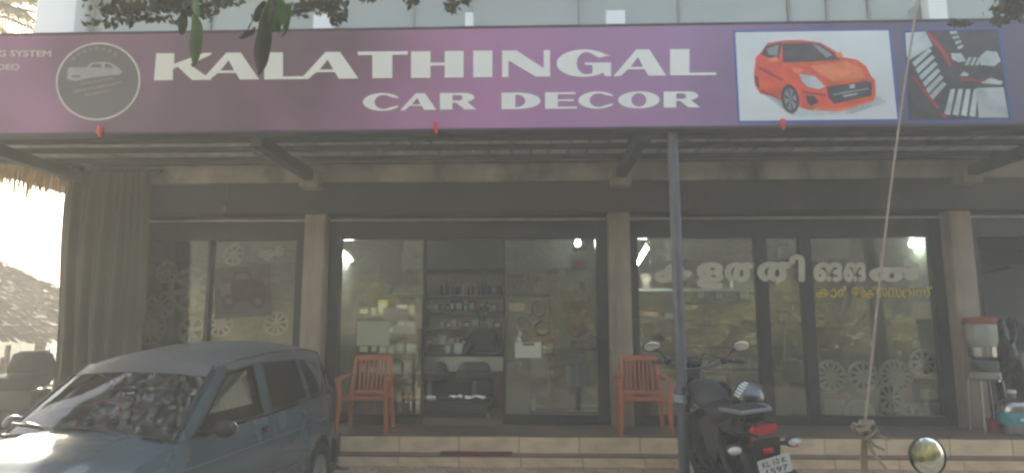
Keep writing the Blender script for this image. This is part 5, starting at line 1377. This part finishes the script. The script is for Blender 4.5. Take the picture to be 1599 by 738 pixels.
for (pts) in (((1356, 668), (1372, 680), (1388, 686)), ((1352, 680), (1366, 695), (1382, 702)), ((1354, 690), (1368, 712), (1384, 732)), ((1360, 664), (1370, 672), (1374, 678))):
    re_.tube([at(px, py, 4.08 - .02 * i) for i, (px, py) in enumerate(pts)], [.012, .010, .006], 5)
re_.build('loose_end', M_rope, SK, world=True)
GR = thing('guy_rope', 'thin guy rope rising from the stake across the signboard to above', 'rope', k0)
top = at(1436, -4, 4.75); far = at(1449, -95, 4.9)
pts = []
for i in range(15):
    t = i / 14; q = k0.lerp(far, t); q.x += -.035 * math.sin(PI * t); pts.append(q)
G().tube(pts, .0085, 6).build('rope', M_rope, GR, world=True)

M_mir = mat('mirror_silver', (0.80, 0.83, 0.80), .03, metal=1.0, var=.02)
mp = at(1447, 711, 2.05)
SC = thing('scooter', 'scooter mirror, round and glossy, on a thin stem at the picture foot', 'scooter', (mp.x, 2.05, 0))
hs = G()
Mx = Matrix.Translation((0, 0, mp.z)) @ Matrix.Rotation(R(8), 4, 'Z') @ Matrix.Rotation(PI / 2 - R(4), 4, 'X')
mh = G().lathe([(0, -.03), (.035, -.026), (.054, -.008), (.0585, .004), (.057, .009), (.0535, .006), (0, .003)], 36, Mx).build('mirror_housing', M_black, SC)
G().lathe([(.0535, .0065), (.045, .0095), (.03, .0125), (.015, .0145), (0, .015)], 36, Mx).build('mirror_glass', M_mir, mh)
G().tube([(0, .012, mp.z - .03), (.01, .015, mp.z - .12), (.05, .03, mp.z - .26)], .006, 8).build('mirror_stem', M_black, SC)
hz0 = mp.z - .27
G().tube([(.12, .02, hz0), (-.02, .06, hz0 + .01), (-.20, .14, hz0 + .02), (-.36, .16, hz0 + .02), (-.52, .14, hz0 + .02), (-.70, .06, hz0 + .01), (-.84, .02, hz0)], .015, 8).build('handlebar', M_black, SC)
G().tube([(.02, .05, hz0), (.14, .015, hz0)], .02, 10).tube([(-.74, .05, hz0), (-.86, .015, hz0)], .02, 10).build('grip', M_black, SC)
G().loft([oval((-.36, y, z), rx, rz, 16, 2.6) for (y, z, rx, rz) in ((.08, hz0, .06, .05), (.14, hz0, .13, .09), (.24, hz0 - .02, .12, .08), (.30, hz0 - .03, .06, .04))]).build('headlamp_shell', M_cpaint, SC, smooth=60)
G().grid(lambda u, v: Vector((-.36 + (2 * u - 1) * (.16 + .06 * v), .34 - .10 * v + .10 * (2 * u - 1) ** 2 * -1, .28 + (hz0 - .38) * v)), 13, 8).solid(.02).build('front_shield', M_cpaint, SC, smooth=60)
t_ = G().torus((-.36, .55, .22), .17, .05, 'x', 32, 10).build('front_tyre', M_rubber, SC)
G().tube([(-.36, .55, .22), (-.36, .34, hz0 - .05)], .03, 8).build('steering_column', M_steel, SC)
# ------------------------------------------------------------------ trees and leaves
def crown_mesh(name, blobs, n, size, seed, m, clump=0, spread=.2):
    r = random.Random(seed); vs = []; fs = []
    tot = sum(b[3] * b[4] * b[5] for b in blobs)
    for (cx, cy, cz, rx, ry, rz) in blobs:
        k = int(n * rx * ry * rz / tot)
        for _ in range(k):
            while True:
                p = Vector((r.uniform(-1, 1), r.uniform(-1, 1), r.uniform(-1, 1)))
                if .25 < p.length < 1: break
            p = p * (p.length ** -.35)
            if clump and _ % clump:
                q = base + Vector((r.gauss(0, 1), r.gauss(0, 1), r.gauss(0, .8))) * spread
            else:
                q = base = Vector((cx + p.x * rx, cy + p.y * ry, cz + p.z * rz))
            a = Vector((r.gauss(0, 1), r.gauss(0, 1), r.gauss(0, .6))).normalized(); b = a.cross(Vector((r.gauss(0, 1), r.gauss(0, 1), r.gauss(0, 1)))).normalized()
            s = size * r.uniform(.6, 1.3); i = len(vs)
            vs += [q - a * s, q + b * s * .38, q + a * s, q - b * s * .38]; fs.append((i, i + 1, i + 2, i + 3))
    me = bpy.data.meshes.new(name); me.from_pydata(vs, [], fs); me.materials.append(m); return me
M_bark = mat('bark', (0.16, 0.12, 0.085), .95, var=.3, scale=14, bump=.5)
L_sun = leafmat('foliage_light', (0.20, 0.185, 0.06), .85, .4, 1.3)  # strong blotches put sunlit clumps and dark gaps into the leaf colour
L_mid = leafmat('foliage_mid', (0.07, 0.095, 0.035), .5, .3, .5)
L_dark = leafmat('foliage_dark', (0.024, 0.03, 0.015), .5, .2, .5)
def tree(name, label, loc, h, crown, m, trunk_r=.16, rz=0, sc=1, group=None, lean=0):
    t = thing(name, label, 'tree', loc, (0, 0, rz), group, sc)
    g = G().tube([(0, 0, 0), (.05 + lean * .3, .05, h * .35), (.1 + lean, 0, h * .62)], [trunk_r, trunk_r * .8, trunk_r * .5], 9)
    r = random.Random(int(h * 100))
    for k in range(6):
        a = k * 1.05 + r.random(); l = h * r.uniform(.25, .38); z0 = h * r.uniform(.35, .6)
        g.tube([(.08, 0, z0), (l * .6 * math.cos(a), l * .6 * math.sin(a), z0 + l * .5), (l * math.cos(a), l * math.sin(a), z0 + l * .8)], [trunk_r * .42, trunk_r * .25, trunk_r * .1], 6)
    g.build('trunk', M_bark, t)
    o = bpy.data.objects.new('crown', crown); C.objects.link(o); o.parent = t
    return t
cA = crown_mesh('crown', [(0, 0, 2.2, 1.9, 1.6, 1.5), (1.3, .3, 1.6, 1.4, 1.2, 1.2), (-1.3, -.2, 1.7, 1.5, 1.3, 1.2), (.4, -.6, 3.3, 1.2, 1.1, .9), (-.5, .2, .9, 1.8, 1.3, .9), (1.0, 0, .7, 1.4, 1.1, .7)], 5200, .12, 1, L_sun, 38, .21)
cB = crown_mesh('crown', [(0, 0, 5.6, 2.4, 2.0, 1.7), (1.7, .4, 4.7, 1.7, 1.5, 1.3), (-1.8, -.2, 4.9, 1.8, 1.6, 1.3), (.6, -.6, 6.9, 1.5, 1.4, 1.1), (-.9, .5, 3.8, 1.7, 1.5, 1.0), (1.2, 0, 3.4, 1.6, 1.4, .8), (0, 0, 2.9, 2.2, 1.0, 1.2)], 9500, .19, 2, L_dark, 45, .3)
cC = crown_mesh('crown', [(0, 0, 4.3, 2.0, 1.8, 1.7), (1.4, 0, 3.4, 1.5, 1.3, 1.2), (-1.3, .3, 3.6, 1.5, 1.4, 1.2), (0, -.4, 5.7, 1.3, 1.2, 1.0)], 5200, .15, 3, L_mid)
# bushes and trees across the road (behind the camera): the windows mirror them
for i, (x, y, s, rz) in enumerate(((-9.0, -2.7, .74, .3), (-6.3, -3.2, .62, 2.0), (-3.8, -2.7, .72, 4.0), (-1.2, -3.3, .60, 1.2), (1.2, -2.8, .74, 5.0), (3.9, -3.3, .66, 2.6), (6.4, -2.8, .76, .9), (9.0, -3.2, .64, 3.3), (11.6, -2.9, .74, 1.9), (14.2, -3.2, .7, 5.2), (-12, -3.1, .72, 4.4))):
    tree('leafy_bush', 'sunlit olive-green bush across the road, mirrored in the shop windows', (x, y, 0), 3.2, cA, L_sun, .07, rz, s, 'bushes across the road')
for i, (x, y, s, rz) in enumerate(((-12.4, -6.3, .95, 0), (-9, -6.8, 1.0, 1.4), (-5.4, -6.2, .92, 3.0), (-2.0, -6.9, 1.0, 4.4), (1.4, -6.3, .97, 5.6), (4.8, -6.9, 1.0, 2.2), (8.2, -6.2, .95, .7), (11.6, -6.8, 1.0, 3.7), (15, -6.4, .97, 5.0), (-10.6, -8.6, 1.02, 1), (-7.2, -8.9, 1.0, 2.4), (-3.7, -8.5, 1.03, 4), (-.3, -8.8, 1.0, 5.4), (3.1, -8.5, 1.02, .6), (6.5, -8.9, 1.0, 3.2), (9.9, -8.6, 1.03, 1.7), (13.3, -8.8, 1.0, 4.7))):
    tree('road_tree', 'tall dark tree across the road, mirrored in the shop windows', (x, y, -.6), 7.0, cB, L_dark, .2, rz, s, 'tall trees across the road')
# tree over the parked car: its branches hang into the top of the frame
OT = thing('overhanging_tree', 'tree with large drooping green leaves hanging over the top of the signboard', 'tree', (-5.2, .4, 0))
G().tube([(-5.2, .4, 0), (-5.1, .5, 2.2), (-4.6, 1.0, 4.2), (-3.6, 1.7, 5.4)], [.24, .2, .15, .1], 10).tube([(-4.7, .95, 3.9), (-3.4, 2.4, 4.9), (-1.8, 3.1, 4.7), (-.9, 3.1, 4.0), (-.6, 3.1, 3.5)], [.10, .07, .045, .02, .01], 7).tube([(-3.4, 2.4, 4.9), (-2.2, 3.0, 4.3), (-1.75, 3.02, 3.45), (-1.66, 3.02, 3.18)], [.05, .025, .012, .006], 6).tube([(-1.8, 3.1, 4.7), (-1.35, 3.05, 3.9), (-1.28, 3.02, 3.25)], [.03, .014, .006], 6).build('trunk', M_bark, OT, world=True)
cO = crown_mesh('crown', [(-3.2, 3.0, 5.5, 1.3, 1.0, .5), (-3.6, 1.6, 6.0, 2.0, 1.7, 1.2), (-1.7, 2.5, 5.6, 1.6, 1.4, .85), (-4.8, .4, 5.4, 1.5, 1.4, 1.0), (-2.6, .3, 6.4, 1.7, 1.3, 1.0), (-.3, 1.6, 6.0, 1.4, 1.3, .8)], 4200, .11, 4, L_mid)
for v in cO.vertices: v.co -= OT.location
o = bpy.data.objects.new('crown', cO); C.objects.link(o); o.parent = OT
cP = crown_mesh('crown', [(-5.6, 4.5, 5.45, 2.7, 1.1, .42)], 1900, .12, 14, L_dark)
for v in cP.vertices: v.co -= OT.location
o = bpy.data.objects.new('crown', cP); C.objects.link(o); o.parent = OT
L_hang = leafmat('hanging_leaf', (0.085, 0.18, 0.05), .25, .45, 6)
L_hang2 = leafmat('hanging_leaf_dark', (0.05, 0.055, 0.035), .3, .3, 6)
def leaf(p0, p1, w, m, curl=.02, yaw=0.0):
    ax = (p1 - p0); L_ = ax.length; ax.normalize()
    sd_ = ax.cross(Vector((math.sin(yaw), 1, 0)).normalized()).normalized(); nn = sd_.cross(ax)
    def fn(u, v):
        ww = 1.28 * w * (math.sin(PI * min(1, u * .92 + .06)) ** .75) * (1 - .25 * u)
        return p0 + ax * (u * L_) + sd_ * ((2 * v - 1) * ww) + nn * (curl * math.sin(PI * u) + .18 * w * abs(2 * v - 1) + .006 * math.sin(9 * u))
    return G().grid(fn, 12, 5).solid(.0012).build('leaf', m, OT, world=True, smooth=70)
LY = 3.02
G().tube([at(300, -30, 3.02), at(301, 0, 3.02), at(301, 24, 3.02)], [.006, .004, .003], 5).tube([at(420, -40, 3.02), at(424, -8, 3.02), at(410, 20, 3.02), at(404, 36, 3.0)], [.008, .005, .004, .003], 5).tube([at(424, -8, 3.02), at(440, -2, 3.02), at(447, 8, 3.02)], [.004, .003, .002], 5).build('twig', M_bark, OT, world=True)
for (a0, b0, a1, b1, w, m, yw) in (
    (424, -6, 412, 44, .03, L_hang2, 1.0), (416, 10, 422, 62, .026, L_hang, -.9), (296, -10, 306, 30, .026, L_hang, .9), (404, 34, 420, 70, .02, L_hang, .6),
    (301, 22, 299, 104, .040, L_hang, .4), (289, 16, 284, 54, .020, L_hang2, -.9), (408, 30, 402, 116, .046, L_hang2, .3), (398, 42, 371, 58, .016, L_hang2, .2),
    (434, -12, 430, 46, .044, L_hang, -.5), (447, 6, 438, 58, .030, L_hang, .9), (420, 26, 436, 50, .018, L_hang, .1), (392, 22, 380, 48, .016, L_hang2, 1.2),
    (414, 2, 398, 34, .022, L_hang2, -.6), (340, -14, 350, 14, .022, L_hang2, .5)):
    Y = LY + random.uniform(-.06, .06)
    leaf(at(a0, b0, Y), at(a1, b1, Y - .03), w, m, .02, yw)
# fine sprays of small leaves at the frame top; the left ones imitate a palm mirrored in upper glass
def spray(px, py, wpx, hpx, n, seed, Y, parent):
    r = random.Random(seed); g = G()
    for _ in range(n):
        c = at(px + r.gauss(0, .5) * wpx, py + r.gauss(0, .5) * hpx, Y + r.uniform(-.2, .2))
        a = Vector((r.gauss(0, 1), r.gauss(0, .6), r.gauss(0, 1) - .4)).normalized(); b = a.cross(Vector((r.gauss(0, 1), 1, r.gauss(0, 1)))).normalized(); s = r.uniform(.018, .035)
        g.quad(c - a * s, c + b * s * .45, c + a * s, c - b * s * .45)
    g.build('leaf_spray', L_hang2, parent, world=True, smooth=0, fixn=False)['kind'] = 'stuff'
for i, (px, py, w, h, n) in enumerate(((515, 6, 26, 14, 90), (528, 26, 14, 10, 60), (486, 4, 16, 8, 40), (642, 2, 12, 8, 26), (705, 8, 14, 12, 36), (725, 0, 16, 6, 30), (575, -4, 20, 6, 30), (200, 12, 52, 16, 200), (262, 6, 50, 14, 240), (310, 16, 30, 14, 120), (235, 30, 60, 6, 60), (165, 36, 30, 6, 30), (345, 2, 26, 8, 80), (470, 14, 18, 12, 60))):
    spray(px, py, w, h, n, 40 + i, 3.6, OT)
# smaller tree at the right edge, seen over the sign
RT = thing('roadside_tree', 'small-leaved dark tree branch showing over the right end of the signboard', 'tree', (4.9, 4.6, 0))
a = at(1605, 10, 4.55)
G().tube([(5.6, 4.2, 0), (5.5, 4.3, 2.5), (5.2, 4.5, 4.2), a, at(1560, 12, 4.55)], [.12, .10, .07, .03, .008], 8).tube([a, at(1590, 34, 4.5)], [.02, .006], 5).build('trunk', M_bark, RT, world=True)
spray(1578, 14, 26, 16, 240, 61, 4.55, RT); spray(1560, 34, 14, 5, 50, 62, 4.55, RT); spray(1500, 36, 18, 5, 40, 63, 4.55, RT); spray(1592, 0, 24, 12, 140, 64, 4.55, RT)
cR = crown_mesh('crown', [(6.2, 4.2, 6.3, 1.1, 1.2, 1.2), (7.0, 3.6, 5.4, 1.2, 1.2, 1.1)], 1500, .08, 8, L_mid)
for v in cR.vertices: v.co -= RT.location
o = bpy.data.objects.new('crown', cR); C.objects.link(o); o.parent = RT
# palm at the top left
PT = thing('coconut_palm', 'coconut palm with arching yellow-green fronds against the sky beside the white corner pillar', 'palm', (-9.9, 10.0, 0))
pc = at(-52, 18, 10.0)
G().tube([(-9.9, 10, 0), (-9.75, 10, 3.4), (pc.x - .05, 10, pc.z - .1)], [.20, .16, .13], 10).build('trunk', M_bark, PT, world=True)
L_palm = leafmat('palm_leaf', (0.13, 0.13, 0.055), .35, .5, 2)
for k in range(15):
    az = k * 2.4 + .3; up_ = .75 - .1 * (k % 6) ; Lf = 2.6
    g = G(); r = random.Random(70 + k); prev = pc.copy(); dirv = Vector((math.cos(az) * math.cos(up_), math.sin(az) * math.cos(up_), math.sin(up_)))
    spine = [prev.copy()]
    for i in range(16):
        dirv = (dirv + Vector((0, 0, -.085))).normalized(); prev = prev + dirv * Lf / 16; spine.append(prev.copy())
    g.tube(spine, [.03 - .0016 * i for i in range(17)], 5)
    for i in range(2, 17):
        for j in range(3):
            c = spine[i - 1].lerp(spine[i], j / 3); d = (spine[i] - spine[i - 1]).normalized(); side = d.cross(Vector((0, 0, 1))).normalized()
            for s in (-1, 1):
                ll = .62 * math.sin(PI * min(.97, (i + j / 3) / 17.5)) ** .6 * r.uniform(.85, 1.1); tip = c + (side * s * .8 + d * .55 + Vector((0, 0, -.32))).normalized() * ll
                w = d * .022; mid = c.lerp(tip, .55) + Vector((0, 0, .04))
                g.quad(c - w, c + w, mid + w, mid - w); g.quad(mid - w, mid + w, tip + w * .2, tip - w * .2)
    g.build('frond', L_palm, PT, world=True, smooth=0, fixn=False)
# yard shrubs far left
for i, (x, y, s) in enumerate(((-11.5, 9.6, .16), (-9.6, 9.7, .14), (-16, 19, .8), (-20, 24, 1.0), (-13, 23, .8))):
    tree('yard_shrub', ['small yellow-green shrub at the foot of the pole fence', 'small low shrub beside the car seats in the yard', 'hazy tree beyond the thatched hut', 'hazy far tree deep in the yard', 'hazy bush behind the thatched hut'][i], (x, y, 0), 3.2, cA, L_sun, .07, i * 1.3, s, None)

# ------------------------------------------------------------------ haze: added scattering volume that stands in for a milky lens veil
hz_ = G().b2(-95, 95, -95, 95, -1, 9.0)
hm = bpy.data.materials.new('haze'); hm.use_nodes = True
N = hm.node_tree.nodes; L = hm.node_tree.links
N.remove(N['Principled BSDF'])
pv = N.new('ShaderNodeVolumePrincipled')
pv.inputs['Color'].default_value = (.97, .95, .90, 1)
pv.inputs['Density'].default_value = HAZE_DENSITY
pv.inputs['Anisotropy'].default_value = 0.2
L.new(pv.outputs[0], N['Material Output'].inputs['Volume'])
ho = hz_.build('haze', hm, None, smooth=0)
ho['kind'] = 'stuff'
